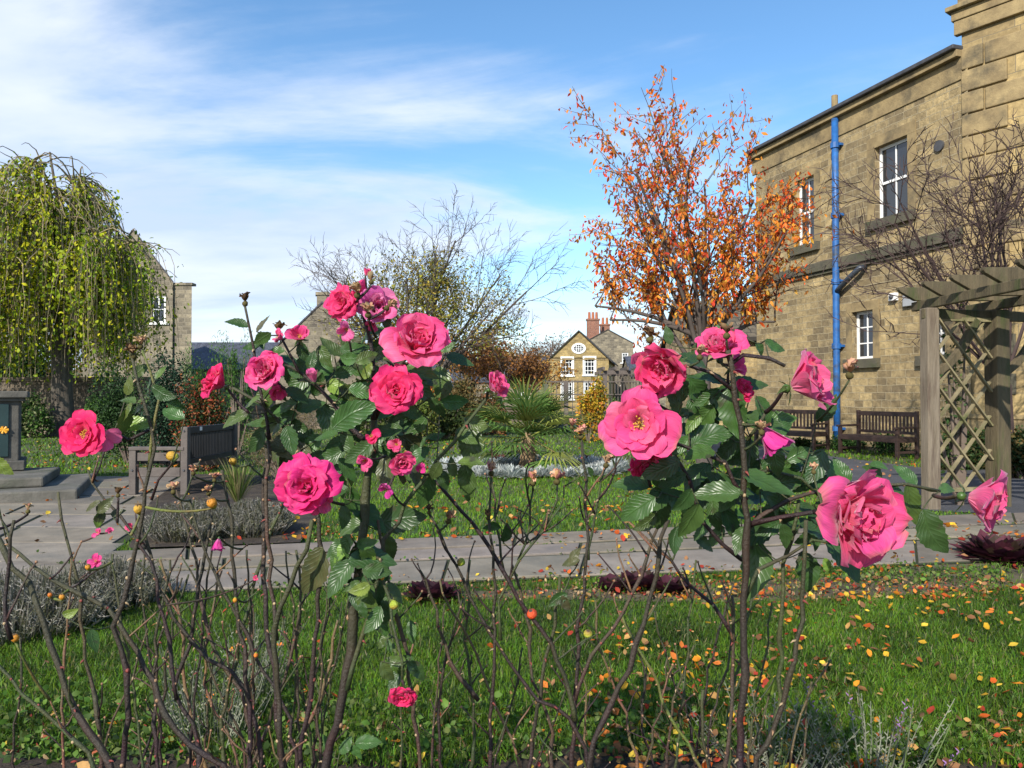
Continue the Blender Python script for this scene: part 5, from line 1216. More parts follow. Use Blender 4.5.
def spent(parent, px, py, d, rpx, kind, seed=0, up=(0, 1, .2)):
    rg = random.Random(seed+int(px*3)); C = P(px, py, d); r = PX(rpx, d); A = Vector((up[0], -up[2], up[1])).normalized(); r = r*.8 if 'hip' in kind else r*1.1; b = MB(); rot = A.to_track_quat('Z', 'Y').to_matrix()
    if kind == 'hip':
        r *= .88; c = rg.choice([(.62, .17, .012), (.58, .24, .015), (.48, .28, .025)]); 
        rings = 9
        b.tube([C-A*r*1.0, C-A*r*.85, C-A*r*.4, C, C+A*r*.45, C+A*r*.75, C+A*r*.85], [r*.16, r*.36, r*.66, r*.80, r*.70, r*.42, r*.3], 12, [tuple(x*.6 for x in (.18, .30, .03)), (.22, .32, .03), c, c, c, tuple(x*.8 for x in c), (.16, .09, .04)])
        for k in range(5):
            X = A.orthogonal().normalized(); X.rotate(Quaternion(A, k*1.2566)); leaflet(b, C+A*r*.85, X*.8+A*rg.uniform(-.1, .7), A, r*.75, r*.22, (.14, .09, .04), .2, .6, k)
        o = b.build('rose_hip', MT['cane'], parent, smooth=True)
    elif kind == 'redhip':
        c = (.60, .07, .015); b.tube([C-A*r*1.0, C-A*r*.85, C-A*r*.4, C, C+A*r*.45, C+A*r*.8, C+A*r*.9], [r*.14, r*.45, r*.85, r*.98, r*.85, r*.45, r*.3], 12, [(.3, .2, .03), (.5, .18, .02), c, c, c, c, (.06, .04, .03)]); o = b.build('rose_hip', MT['cane'], parent, smooth=True)
    elif kind == 'greenhip':
        c = (.30, .38, .03); b.tube([C-A*r*1.0, C-A*r*.85, C-A*r*.4, C, C+A*r*.45, C+A*r*.8, C+A*r*.9], [r*.14, r*.45, r*.85, r*.98, r*.85, r*.45, r*.3], 12, [(.15, .2, .03), c, c, c, (.4, .34, .04), (.3, .2, .04), (.1, .06, .03)]); o = b.build('rose_hip', MT['cane'], parent, smooth=True)
    else:   # withered head
        cs = {'brown': [(.16, .09, .045), (.26, .16, .08), (.10, .06, .035)], 'tan': [(.50, .36, .20), (.42, .27, .14), (.55, .28, .20)], 'pinktan': [(.62, .36, .24), (.52, .30, .14), (.60, .22, .20)]}[kind]
        b.ball(C-A*r*.55, r*.34, 8, 6, (.10, .085, .03), jit=.1)
        for k in range(16):
            X = A.orthogonal().normalized(); X.rotate(Quaternion(A, k*2.4)); petal(b, C-A*r*.3, A, k*2.4, r*rg.uniform(.7, 1.3), r*rg.uniform(.5, .8), R(rg.uniform(10, 50)), R(rg.uniform(-20, 70)), 1.2, R(rg.uniform(-70, 70)), rg.choice(cs), rg.choice(cs), rg, nu=4, nv=4, ruff=.2)
        o = b.build('withered_head', MT['litter'], parent, smooth=True)
    return C-A*r*.95

def cane_cols(n, rg, tone):
    pal = {'p': (.024, .011, .011), 'g': (.040, .050, .016), 'y': (.12, .13, .03), 'b': (.055, .034, .022), 't': (.15, .085, .045)}
    c = pal[tone]; return [tuple(x*rg.uniform(.8, 1.3) for x in c) for _ in range(n)]
class Bush:
    def __init__(s, label, bpx, d, group='rose bushes in the near bed'):
        bp = P(bpx, 400, d); s.d = d; s.base = Vector((bp.x, d, 0)); s.root = empty('rose_bush', s.base, label, 'rose bush', group); s.can = MB(); s.lf = MB(); s.nodes = []; s.rg = random.Random(int(bpx*7+d*100)); s.nleaf = 0
    def cane(s, pts, w0, w1, tone='p', d0=None, d1=None, ground=False, thorns=True, dd=0.0):
        rg = s.rg; d0 = d0 or s.d; d1 = d1 or d0; n = len(pts); W = [P(x, y, d0+(d1-d0)*i/max(1, n-1)) for i, (x, y) in enumerate(pts)]
        if ground:
            f0 = W[0]; gx = s.base.x+(f0.x-s.base.x)*.35; gy = d0+(s.base.y-d0)*.6
            W = [Vector((gx, gy, -.02)), Vector((gx, gy, 0)).lerp(f0, .5)+Vector((rg.gauss(0, .01), 0, 0))]+W
        # resample with slight kinks at nodes
        Q = []; rad = []; tot = sum((W[i+1]-W[i]).length for i in range(len(W)-1)); step = .032; acc = 0
        for i in range(len(W)-1):
            L_ = (W[i+1]-W[i]).length; m_ = max(1, int(L_/step))
            p0 = W[max(0, i-1)]; p1 = W[i]; p2 = W[i+1]; p3 = W[min(len(W)-1, i+2)]
            for k in range(m_):
                t_ = k/m_; q = .5*((2*p1)+(p2-p0)*t_+(2*p0-5*p1+4*p2-p3)*t_*t_+(3*p1-3*p2+p3-p0)*t_**3)
                Q.append(q+Vector((rg.gauss(0, .0026), rg.gauss(0, .0026), 0))); f = (acc+L_*t_)/tot; rad.append(PX(w0+(w1-w0)*f, d0)*.5*rg.uniform(.93, 1.1))
            acc += L_
        Q.append(W[-1]); rad.append(PX(w1, d0)*.5)
        cc_ = cane_cols(len(Q), rg, tone); nq = len(Q); gr = rg.uniform(.3, 1.0)
        cc_ = [tuple(a_*(1-gr*max(0, i_/nq-.55)*2)+b_*gr*max(0, i_/nq-.55)*2 for a_, b_ in zip(c_, (.055, .068, .02))) for i_, c_ in enumerate(cc_)]
        rad = [r_*(1.28 if rg.random() < .13 else 1) for r_ in rad]
        s.can.tube(Q, rad, 7, cc_); s.nodes += Q
        if thorns:
            for i in range(1, len(Q)-1):
                if rg.random() < .72:
                    T = (Q[i+1]-Q[i-1]).normalized(); X = T.orthogonal().normalized(); X.rotate(Quaternion(T, rg.uniform(0, 6.28))); r = rad[i]; c = rg.choice([(.30, .18, .10), (.22, .05, .04), (.38, .28, .16)])
                    if rg.random() < .5: s.can.tube([Q[i]+X*r*.6, Q[i]+X*(r+.0032)-T*.001, Q[i]+X*(r+.0075)-T*.004], [.0030, .0017, .0003], 4, c)
                    else: s.can.ball(Q[i]+X*r*.75, r*.55+.0009, 5, 4, c)
        return Q
    def twigs(s, Q, n, lnpx=(20, 60), w=2.4, tone=None, hips=0):
        rg = s.rg
        for _ in range(n):
            i = rg.randrange(len(Q)//4, len(Q)-1); p = Q[i]; sg = rg.choice((-1, 1)); L_ = PX(rg.uniform(*lnpx), s.d); a = rg.uniform(.25, .95)
            D = Vector((sg*math.sin(a), rg.uniform(-.4, .4), math.cos(a))); pts = [p]
            for k in range(6): D = (D+Vector((rg.gauss(0, .13), rg.gauss(0, .1), rg.gauss(0, .08)+.03))).normalized(); pts.append(pts[-1]+D*L_/6)
            r = PX(w, s.d)*.5; s.can.tube(pts, [r*(1-.4*k/6) for k in range(7)], 5, cane_cols(7, rg, tone or rg.choice('ppgbtg'))); s.nodes += pts
            s.can.ball(pts[-1], r*1.2, 5, 4, (.3, .16, .09))
    def connect(s, p, w=2.2, tone='g', maxd=None, sag=.0):
        if not s.nodes: return
        q = min(s.nodes, key=lambda n_: (n_-p).length+max(0, (n_.z-p.z))*2.5+abs(n_.x-p.x)*.7); L_ = (q-p).length
        mid = p.lerp(q, .5)+Vector((0, 0, -.12*L_)) if p.z > q.z-.01 else p.lerp(q, .5)+Vector((0, 0, .15*L_))
        pts = []
        for k in range(9): t_ = k/8; pts.append(q*(1-t_)**2+mid*2*t_*(1-t_)+p*t_*t_)
        r = PX(w, s.d)*.5; s.can.tube(pts, [r*1.15-r*.3*k/8 for k in range(9)], 6, cane_cols(9, s.rg, tone)); s.nodes += pts[2:]
    def leaf(s, px, py, ln, ang, tone='d', d=None, wid=None, face=None):
        """px,py = middle of the leaflet on the picture, ang degrees ccw of its tip"""
        rg = s.rg; d = d or s.d+rg.uniform(-.06, .06); s.nleaf += 1; L_ = PX(ln, d); a = R(ang+rg.uniform(-7, 7)); tilt = rg.uniform(-.35, .45)
        D = Vector((math.cos(a), -tilt, math.sin(a))).normalized(); C = P(px, py, d); base = C-D*L_*.5
        Nn_ = Vector((rg.gauss(0, .35), -1.0+rg.gauss(0, .25), .55+rg.gauss(0, .4)))
        leaflet(s.lf, base, D, Nn_, L_*1.05, L_*(wid or rg.uniform(.52, .62)), tuple(x*rg.uniform(.85, 1.2) for x in rg.choice(TONES[tone])), rg.uniform(.12, .4), rg.uniform(.0, .55), s.nleaf)
        s.connect(base, 1.3, 'g')
    def compound(s, p, D, size, tone):
        rg = s.rg; D = D.normalized(); up = Vector((0, -.6, .8)); S = D.cross(up).normalized(); L_ = size*1.7; pts = [p+D*L_*k/5+Vector((0, 0, -.12*L_*(k/5)**2)) for k in range(6)]
        s.can.tube(pts, [.0013]*6, 5, (.10, .12, .03))
        for (k, sg) in ((2, -1), (2, 1), (4, -1), (4, 1), (5, 0)):
            dd = D*(.5 if sg else 1)+S*sg*.9+Vector((0, 0, -.1)); s.nleaf += 1
            leaflet(s.lf, pts[k], dd, up+Vector((rg.gauss(0, .3), rg.gauss(0, .3), rg.gauss(0, .2))), size*(1 if sg == 0 else .85)*rg.uniform(.85, 1.1), size*.55, tuple(x*rg.uniform(.8, 1.2) for x in rg.choice(TONES[tone])), .25, rg.uniform(.1, .5), s.nleaf)
    def done(s):
        s.can.build('canes', MT['cane'], s.root, smooth=True)
        if s.lf.V: s.lf.build('leaves', MT['leaf'], s.root, smooth=True)

# ---- right flowering bush
E = Bush('tall rose bush with large pink blooms right of the middle', 745, 1.2)
E.cane([(741, 790), (743, 700), (745, 600), (746, 520), (742, 450), (735, 400), (728, 350)], 10, 5, 'p', 1.2, 1.14, ground=True)
q = E.cane([(752, 790), (776, 730), (791, 680), (798, 640), (802, 600), (806, 560), (806, 520)], 8, 4, 'p', 1.2, 1.15, ground=True); E.twigs(q, 4, (15, 40))
E.cane([(770, 790), (779, 700), (782, 640), (780, 590), (792, 540), (799, 500)], 6, 3.5, 'g', 1.24, 1.2, ground=True)
E.cane([(745, 500), (722, 462), (690, 448), (665, 440)], 4.5, 3.5, 'p', 1.18, 1.16)
E.cane([(746, 525), (780, 517), (812, 512), (838, 518)], 5, 4, 'p', 1.18, 1.12)
E.cane([(746, 530), (790, 500), (830, 489), (870, 486), (905, 484), (940, 491)], 4.5, 3, 'b', 1.18, 1.2)
E.cane([(744, 480), (768, 470), (800, 478), (818, 495)], 4, 3, 'g', 1.2, 1.2)
E.cane([(733, 390), (712, 372), (687, 366), (678, 368)], 4, 3, 'p', 1.15, 1.14)
E.cane([(731, 365), (747, 355), (770, 358), (785, 366)], 4, 3.4, 'p', 1.15, 1.13)
E.cane([(745, 560), (720, 545), (700, 520), (690, 480), (675, 455)], 4.5, 3, 'p', 1.22, 1.2)
E.cane([(745, 600), (760, 570), (790, 555), (812, 540), (845, 545)], 3.5, 2.4, 'g', 1.2, 1.18)
E.cane([(745, 440), (757, 425), (766, 412)], 3.5, 3, 'g', 1.18, 1.16)
for (px, py, ln, an, tn) in ((708, 380, 36, 170, 'd'), (750, 381, 34, -5, 'd'), (735, 413, 50, -88, 'd'), (713, 439, 44, 20, 'd'), (692, 361, 34, 165, 'd'), (677, 421, 30, 230, 'd'), (706, 418, 40, 250, 'd'),
    (694, 425, 22, 235, 'l'), (660, 468, 40, 205, 'd'), (631, 483, 36, 175, 'd'), (637, 509, 40, 215, 'd'), (662, 516, 34, -92, 'o'), (697, 476, 38, 215, 'd'), (716, 495, 44, 182, 'g'), (717, 513, 27, -95, 'l'),
    (690, 522, 38, -110, 'o'), (735, 524, 38, -60, 'd'), (753, 482, 30, -70, 'd'), (767, 482, 50, -18, 'g'), (808, 482, 38, 215, 'g'), (834, 478, 36, 85, 'd'), (771, 504, 34, -60, 'd'), (807, 508, 24, -40, 'd'),
    (826, 408, 30, 60, 'd'), (873, 472, 20, 150, 'd'), (879, 466, 16, -10, 'g'), (755, 536, 42, 195, 'd'), (751, 568, 56, -98, 'd'), (790, 525, 44, 12, 'd'), (806, 572, 38, -88, 'd'), (842, 560, 44, -55, 'd'),
    (784, 536, 24, -80, 'd'), (828, 566, 16, -60, 'l'), (906, 475, 26, 130, 'g'), (912, 503, 40, -80, 'o'), (938, 532, 48, -52, 'd'), (948, 490, 20, 10, 'g'), (896, 490, 18, -20, 'd'), (660, 440, 30, 260, 'd'),
    (672, 400, 28, 110, 'd'), (684, 388, 26, 80, 'd'), (722, 478, 30, 150, 'd'), (700, 455, 32, 190, 'd'), (725, 453, 28, -120, 'd'), (765, 410, 30, -60, 'd'), (790, 455, 26, -40, 'd'), (776, 462, 30, -80, 'd'), (682, 500, 28, 240, 'd'),
    (672, 480, 28, 200, 'd'), (748, 455, 30, -100, 'd'), (740, 540, 28, -120, 'd'), (655, 500, 30, 200, 'd'), (775, 345, 22, -30, 'd'), (760, 350, 16, -60, 'd'), (700, 350, 20, 200, 'd'), (668, 335, 18, 100, 'g'), (720, 330, 22, 200, 'g'),
    (645, 522, 26, 215, 'o'), (677, 540, 26, -95, 'd'), (835, 500, 26, -150, 'd'), (815, 530, 30, -20, 'd'), (706, 397, 28, 215, 'd'), (680, 445, 26, 225, 'd'), (730, 500, 30, -140, 'd'), (800, 455, 26, 30, 'g'), (842, 470, 26, 120, 'd')):
    E.leaf(px, py, ln*1.08, an, tn, d=1.2+E.rg.uniform(-.05, .07))
E.connect(bloom(E.root, 637, 424, 1.10, 43, 'open', SALM, (-.35, .05, 1), 'wide open salmon-pink bloom, largest at the left of the bush', 1), 4, 'p')
E.connect(bloom(E.root, 648, 464, 1.17, 22, 'full', HOT, (.1, -.7, .6), 'deep pink bloom hanging under the wide open one', 2), 3, 'p')
E.connect(bloom(E.root, 662, 369, 1.13, 30, 'side', PINK, (-.45, -.35, .55), 'half open pink bloom above the wide open one', 3), 3.4, 'p')
E.connect(bloom(E.root, 649, 394, 1.18, 22, 'full', PINK, (-.5, .5, .3), 'pink bloom partly behind the wide open one', 4), 3, 'p')
E.connect(bloom(E.root, 718, 344, 1.16, 26, 'side', PINK, (-.2, .6, .5), 'fading pink bloom at the top of the bush', 5), 3, 'p')
E.connect(bloom(E.root, 737, 366, 1.21, 18, 'loose', PINK, (.4, .3, .6), None, 6), 3, 'p')
E.connect(bloom(E.root, 745, 390, 1.22, 13, 'full', HOT, (.4, .1, .6), None, 7), 3, 'g')
E.connect(bloom(E.root, 812, 379, 1.08, 33, 'side', PINK, (.55, .25, .35), 'pink bloom seen from the side at the upper right', 8), 4, 'p')
E.connect(bloom(E.root, 771, 440, 1.13, 22, 'bud', MAG, (.55, -.8, .25), 'drooping magenta bud', 9), 3, 'g')
E.connect(bloom(E.root, 864, 519, 1.04, 49, 'side', PINK, (.42, -.05, .9), 'very full pink bloom at the lower right, the biggest', 10), 5, 'p')
E.connect(bloom(E.root, 992, 502, 1.10, 33, 'side', PINK, (.55, -.1, .45), 'pink bloom furthest right on a long side shoot', 11), 4, 'b')
for (px, py, r, k) in ((727, 330, 10, 'brown'), (650, 334, 10, 'brown'), (850, 369, 11, 'pinktan'), (700, 352, 9, 'tan'), (762, 427, 9, 'tan'), (814, 468, 7, 'tan')):
    E.connect(spent(E.root, px, py, 1.12, r, k, seed=int(px)), 2.4, 'g')
for _ in range(46):
    a = E.rg.uniform(0, 6.28); r_ = E.rg.random()**.5; E.leaf(724+math.cos(a)*r_*72, 466+math.sin(a)*r_*88, E.rg.uniform(26, 44), E.rg.uniform(150, 390), E.rg.choice('ddddg'), d=1.26+E.rg.uniform(-.04, .1))
for _ in range(16):
    E.leaf(808+E.rg.uniform(-38, 38), 496+E.rg.uniform(-38, 45), E.rg.uniform(26, 42), E.rg.uniform(150, 390), E.rg.choice('ddgd'), d=1.22+E.rg.uniform(-.04, .06))
E.done()

# ---- left flowering bush
Cb = Bush('tall leafy rose bush with many pink blooms left of the middle', 340, 1.35)
Cb.cane([(322, 790), (342, 706), (350, 653), (354, 600), (360, 549), (366, 500), (373, 450), (374, 420)], 11, 7, 'p', 1.4, 1.38, ground=True)
Cb.cane([(374, 420), (372, 380), (368, 340), (362, 312)], 5.5, 3.5, 'p', 1.38, 1.36)
Cb.cane([(374, 420), (388, 392), (402, 365), (412, 352)], 4.5, 3.2, 'b', 1.38, 1.36)
Cb.cane([(372, 445), (345, 420), (318, 388), (300, 372), (282, 362)], 4.5, 3.2, 'p', 1.4, 1.38)
Cb.cane([(233, 388), (262, 403), (278, 418), (300, 450), (316, 500), (322, 560), (318, 620), (310, 700), (300, 790)][::-1], 6, 3, 'p', 1.45, 1.42, ground=True)
q = Cb.cane([(284, 790), (279, 706), (276, 665), (274, 629), (290, 585), (303, 549), (312, 520)], 8, 4, 'p', 1.42, 1.38, ground=True); Cb.twigs(q, 3)
q = Cb.cane([(345, 690), (361, 640), (375, 590), (387, 540), (415, 490), (440, 460), (465, 425), (487, 398)], 5, 3, 'g', 1.38, 1.36)
q = Cb.cane([(420, 800), (412, 700), (402, 640), (392, 600), (385, 560), (378, 520)], 5, 3, 'b', 1.42, 1.4, ground=True); Cb.twigs(q, 3)
Cb.cane([(268, 440), (262, 400), (255, 350), (250, 322), (245, 306)], 3.5, 2.4, 'p', 1.42, 1.4)
Cb.cane([(276, 640), (270, 560), (266, 500), (268, 440)], 4.5, 3.5, 'b', 1.42, 1.42)
Cb.cane([(300, 372), (290, 352), (280, 335)], 3, 2.4, 'p', 1.38, 1.38)
Cb.cane([(373, 460), (390, 470), (402, 465), (410, 450)], 3, 2.2, 'g', 1.45, 1.46)
Cb.cane([(360, 549), (380, 560), (388, 600), (398, 640), (402, 680)], 3.4, 2.4, 'g', 1.36, 1.32)
for (px, py, ln, an, tn) in ((237, 324, 20, 165, 'd'), (262, 323, 19, 55, 'b'), (262, 339, 20, 215, 'd'), (252, 345, 16, 200, 'd'), (262, 340, 18, -70, 'd'), (355, 347, 27, 15, 'd'), (332, 347, 24, 140, 'o'), (382, 342, 26, 35, 'd'), (387, 321, 14, 80, 'd'), (312, 360, 18, 70, 'd'), (324, 356, 22, -60, 'o'),
    (332, 373, 25, 40, 'd'), (345, 372, 20, 15, 'g'), (367, 371, 16, 60, 'l'), (387, 355, 30, 5, 'o'), (367, 357, 22, 30, 'o'), (422, 371, 32, -20, 'o'), (420, 387, 36, -35, 'd'), (447, 346, 16, 20, 'd'), (460, 359, 26, -22, 'd'), (455, 401, 26, 2, 'g'), (355, 417, 44, 25, 'g'), (362, 409, 28, 35, 'd'),
    (340, 386, 28, -20, 'l'), (365, 388, 28, 10, 'g'), (325, 420, 32, -70, 'g'), (310, 405, 26, 20, 'd'), (285, 407, 26, 200, 'd'), (295, 371, 22, 170, 'd'), (277, 426, 22, 210, 'd'), (262, 421, 26, 190, 'd'), (249, 403, 24, 200, 'o'), (300, 428, 26, -30, 'd'), (478, 424, 26, -20, 'o'),
    (467, 436, 22, -30, 'o'), (436, 435, 16, 20, 'g'), (400, 398, 24, 160, 'd'), (365, 515, 46, -42, 'd'), (401, 520, 44, 8, 'd'), (337, 495, 24, 210, 'd'), (352, 497, 20, -80, 'd'), (342, 517, 22, -100, 'd'), (388, 474, 34, -80, 'b'), (417, 457, 28, 215, 'g'), (435, 472, 20, 245, 'o'), (425, 491, 32, -105, 'd'), (443, 480, 20, -60, 'd'),
    (465, 483, 34, -85, 'o'), (470, 446, 38, -85, 'o'), (471, 463, 24, 0, 'o'), (452, 467, 18, 100, 'o'), (425, 442, 20, 60, 'd'), (335, 472, 22, 200, 'd'), (312, 570, 46, -110, 'b'), (340, 549, 26, 210, 'd'), (343, 565, 32, -90, 'g'), (340, 578, 38, 235, 'd'), (372, 562, 42, -5, 'd'), (367, 542, 22, 10, 'd'), (385, 541, 17, -85, 'l'), (391, 548, 22, -80, 'o'),
    (366, 604, 36, -85, 'o'), (370, 582, 22, -50, 'g'), (396, 592, 22, -45, 'o'), (383, 641, 15, 225, 'o'), (411, 632, 20, -85, 'g'), (411, 662, 15, -60, 'g'), (389, 671, 22, -55, 'o'), (397, 659, 18, 175, 'o'), (416, 671, 24, -50, 'd'), (298, 395, 24, -30, 'd'), (318, 385, 22, 60, 'g'), (280, 392, 22, -80, 'd'), (290, 440, 26, -70, 'd'),
    (310, 445, 26, 220, 'd'), (345, 440, 26, 120, 'g'), (352, 395, 26, -30, 'o'), (348, 357, 20, 170, 'g'), (400, 420, 24, 30, 'd'), (412, 412, 24, -30, 'd'), (388, 432, 26, 190, 'd'), (340, 400, 24, -10, 'd'), (370, 402, 24, 150, 'd'), (305, 352, 20, -60, 'd'), (377, 330, 18, 10, 'g'), (255, 440, 26, 230, 'd'), (330, 455, 28, 200, 'd'),
    (358, 452, 30, 215, 'd'), (395, 455, 26, -30, 'd'), (405, 470, 24, -60, 'd'), (325, 435, 26, 180, 'g'), (275, 352, 18, 190, 'd'), (410, 430, 26, 15, 'g'), (436, 408, 22, -60, 'd'), (348, 470, 26, -60, 'd'), (352, 530, 26, 200, 'd'), (236, 420, 26, 215, 'o'), (250, 380, 20, 240, 'd')):
    Cb.leaf(px, py, ln*1.15, an, tn, d=1.38+Cb.rg.uniform(-.06, .09))
LB = [(343, 303, 1.32, 21, 'full', HOT, (-.4, .1, .9), 'deep pink bloom in the top cluster'), (346, 331, 1.31, 14, 'loose', PALE, (0, -.5, .9), None), (378, 306, 1.34, 21, 'side', PALE, (.25, .25, .8), 'fading pale pink bloom in the top cluster'),
    (362, 288, 1.36, 12, 'bud', PINK, (-.5, .8, .3), None), (372, 325, 1.36, 11, 'loose', PINK, (.1, -.8, .5), None), (367, 272, 1.35, 6, 'bud', PINK, (.35, .9, .2), None), (418, 339, 1.28, 31, 'side', PINK, (.2, .45, .75), 'frilled pink bloom at the upper right'), (396, 391, 1.25, 28, 'full', HOT, (.05, .25, 1), 'full deep pink bloom in the middle of the bush'),
    (264, 370, 1.30, 23, 'side', PINK, (-.2, .35, .8), 'pink bloom below the brown dead heads'), (280, 392, 1.34, 14, 'loose', HOT, (.3, -.6, .6), None), (299, 335, 1.34, 18, 'loose', PINK, (.1, .3, .7), None), (276, 336, 1.38, 13, 'loose', PINK, (-.3, .2, .6), None), (313, 376, 1.31, 10, 'bud', PALE, (-.1, .8, .4), None),
    (214, 380, 1.30, 19, 'side', HOT, (-.55, .45, .5), 'round deep pink bloom furthest left on a thin shoot'), (305, 486, 1.22, 34, 'full', HOT, (-.1, .25, 1), 'large deep pink bloom low on the left of the bush'), (322, 503, 1.24, 17, 'loose', PINK, (.5, -.6, .8), None),
    (498, 384, 1.3, 17, 'side', PINK, (.55, .35, .35), 'small pink bloom on a long shoot at the right'), (385, 491, 1.27, 14, 'loose', MAG, (-.3, -.4, .8), None), (364, 461, 1.27, 13, 'loose', PINK, (0, -.2, .8), None), (403, 463, 1.28, 14, 'side', PINK, (.3, -.2, .7), None), (396, 444, 1.29, 12, 'loose', PINK, (0, .2, .8), None), (371, 436, 1.3, 12, 'loose', HOT, (0, .2, .8), None), (420, 470, 1.3, 9, 'loose', MAG, (.2, .2, .8), None),
    (403, 697, 1.3, 17, 'full', HOT, (0, -.45, .8), 'lone deep pink bloom hanging low among the canes')]
for k, (px, py, d, r, kd, c, ax, lab) in enumerate(LB): Cb.connect(bloom(Cb.root, px, py, d, r, kd, c, ax, lab, 20+k), 3 if r > 15 else 2.2, 'p')
for (px, py, r, k, up) in ((245, 299, 8, 'brown', (0, 1, .1)), (279, 328, 8, 'brown', (.1, 1, .2)), (357, 290, 9, 'tan', (0, 1, .3)), (368, 310, 9, 'tan', (0, 1, .4)), (390, 305, 8, 'tan', (.6, .5, .3)), (371, 278, 7, 'tan', (0, 1, .2))):
    Cb.connect(spent(Cb.root, px, py, 1.30 if px > 300 else 1.4, r, k, int(px), up), 2.6, 'p')
for (px, py, r, k, up) in ((394, 605, 6, 'greenhip', (.2, -.9, .3)), (382, 577, 5, 'hip', (0, .8, .3))): Cb.connect(spent(Cb.root, px, py, 1.33, r, k, int(px), up), 2.4, 'y')
for _ in range(26):
    f_ = Cb.rg.random(); Cb.leaf(350+f_*46+Cb.rg.uniform(-20, 20), 540+f_*140+Cb.rg.uniform(-10, 10), Cb.rg.uniform(18, 34)*(1-.25*f_), Cb.rg.uniform(190, 350), Cb.rg.choice('dgoodl'), d=1.36+Cb.rg.uniform(-.04, .05))
for _ in range(75):
    a = Cb.rg.uniform(0, 6.28); r_ = Cb.rg.random()**.5; Cb.leaf(352+math.cos(a)*r_*98, 412+math.sin(a)*r_*78, Cb.rg.uniform(20, 38), Cb.rg.uniform(150, 390), Cb.rg.choice('dddgob'), d=1.46+Cb.rg.uniform(-.05, .12))
Cb.done()

# ---- far left bare bush with one open bloom
Ab = Bush('bare-caned rose bush at the left with one open bloom and yellow hips', 110, 1.45)
q1 = Ab.cane([(116, 790), (86, 730), (59, 668), (36, 602), (15, 567), (-6, 530)], 10, 5, 'p', 1.3, 1.35, ground=True); Ab.twigs(q1, 4)
q = Ab.cane([(232, 790), (190, 745), (166, 715), (154, 682), (128, 638), (110, 608), (68, 590), (33, 567), (8, 545)], 9, 3.5, 'p', 1.4, 1.5, ground=True); Ab.twigs(q, 9)
q = Ab.cane([(119, 790), (128, 718), (125, 670), (116, 626), (131, 578), (137, 540), (142, 507), (149, 470), (150, 425), (137, 380), (132, 356)], 8, 3, 'p', 1.4, 1.42, ground=True); Ab.twigs(q, 5)
q = Ab.cane([(150, 430), (130, 440), (112, 432), (100, 430)], 3.4, 2.8, 'p', 1.42, 1.4, thorns=False)
q = Ab.cane([(98, 775), (62, 730), (36, 706), (0, 668), (-15, 650)], 6, 3, 'g', 1.5, 1.5, ground=True); Ab.twigs(q, 4)
q = Ab.cane([(104, 790), (98, 720), (89, 680), (82, 640), (84, 600), (74, 560), (62, 520), (58, 492)], 5, 2.6, 'b', 1.6, 1.6, ground=True); Ab.twigs(q, 5)
q = Ab.cane([(175, 700), (170, 640), (160, 600), (150, 560), (130, 530), (105, 500), (88, 470)], 4, 2, 'p', 1.55, 1.6); Ab.twigs(q, 4)
q = Ab.cane([(150, 500), (160, 480), (170, 465), (172, 462)], 3, 2, 'p', 1.42, 1.4)
q = Ab.cane([(10, 640), (4, 600), (8, 560), (14, 520)], 4.5, 3, 'p', 1.3, 1.3); Ab.twigs(q, 2)
q = Ab.cane([(149, 470), (154, 430), (158, 400), (150, 370), (142, 350)], 3.4, 2.2, 'y', 1.42, 1.42)
for (px, py, ln, an, tn) in ((125, 401, 24, 160, 'o'), (127, 385, 20, 70, 'o'), (137, 423, 27, 5, 'l'), (121, 424, 30, 250, 'o'), (149, 384, 20, 80, 'd'), (163, 392, 26, -25, 'd'), (173, 412, 26, 150, 'g'), (176, 402, 20, -30, 'd'), (140, 405, 22, 210, 'o'), (141, 370, 18, 40, 'o'), (1, 466, 24, -40, 'l'), (118, 512, 14, 20, 'b'), (104, 505, 20, 40, 'b'), (100, 520, 18, 250, 'l'), (92, 505, 16, 200, 'b'), (128, 412, 20, 230, 'o'), (160, 372, 16, 60, 'o')):
    Ab.leaf(px, py, ln*1.1, an, tn, d=1.42+Ab.rg.uniform(-.04, .04))
Ab.connect(bloom(Ab.root, 80, 434, 1.34, 29, 'open', HOT, (-.12, .15, 1), 'open pink bloom with yellow stamens at the far left', 50), 3.4, 'p')
Ab.connect(bloom(Ab.root, 103, 438, 1.36, 17, 'flat', PALE, (.5, -.5, .9), None, 51), 3, 'p')
for k, (px, py, r) in enumerate(((95, 561, 9), (97, 532, 7), (130, 527, 7), (110, 530, 5), (256, 578, 4))): Ab.connect(bloom(Ab.root, px, py, 1.6, r, 'loose', PINK, (0, .4, .7), None, 60+k), 2, 'b')
for (px, py, r, k, up) in ((132, 351, 9, 'brown', (-.2, 1, .2)), (141, 342, 8, 'tan', (.2, 1, .2)), (172, 456, 9, 'hip', (-.9, .1, .2)), (139, 509, 9, 'hip', (0, .9, .4)), (15, 638, 7, 'hip', (0, .9, .2)), (88, 567, 5, 'hip', (0, .8, .2)), (212, 503, 9, 'hip', (-.3, .7, .3)), (50, 595, 4, 'hip', (0, 1, 0)), (62, 597, 5, 'hip', (0, 1, .2)), (28, 508, 6, 'tan', (0, 1, 0)), (118, 492, 6, 'brown', (0, 1, .1))):
    Ab.connect(spent(Ab.root, px, py, 1.42, r, k, int(px), up), 2.6, 'y' if k == 'hip' else 'p')
Ab.done()

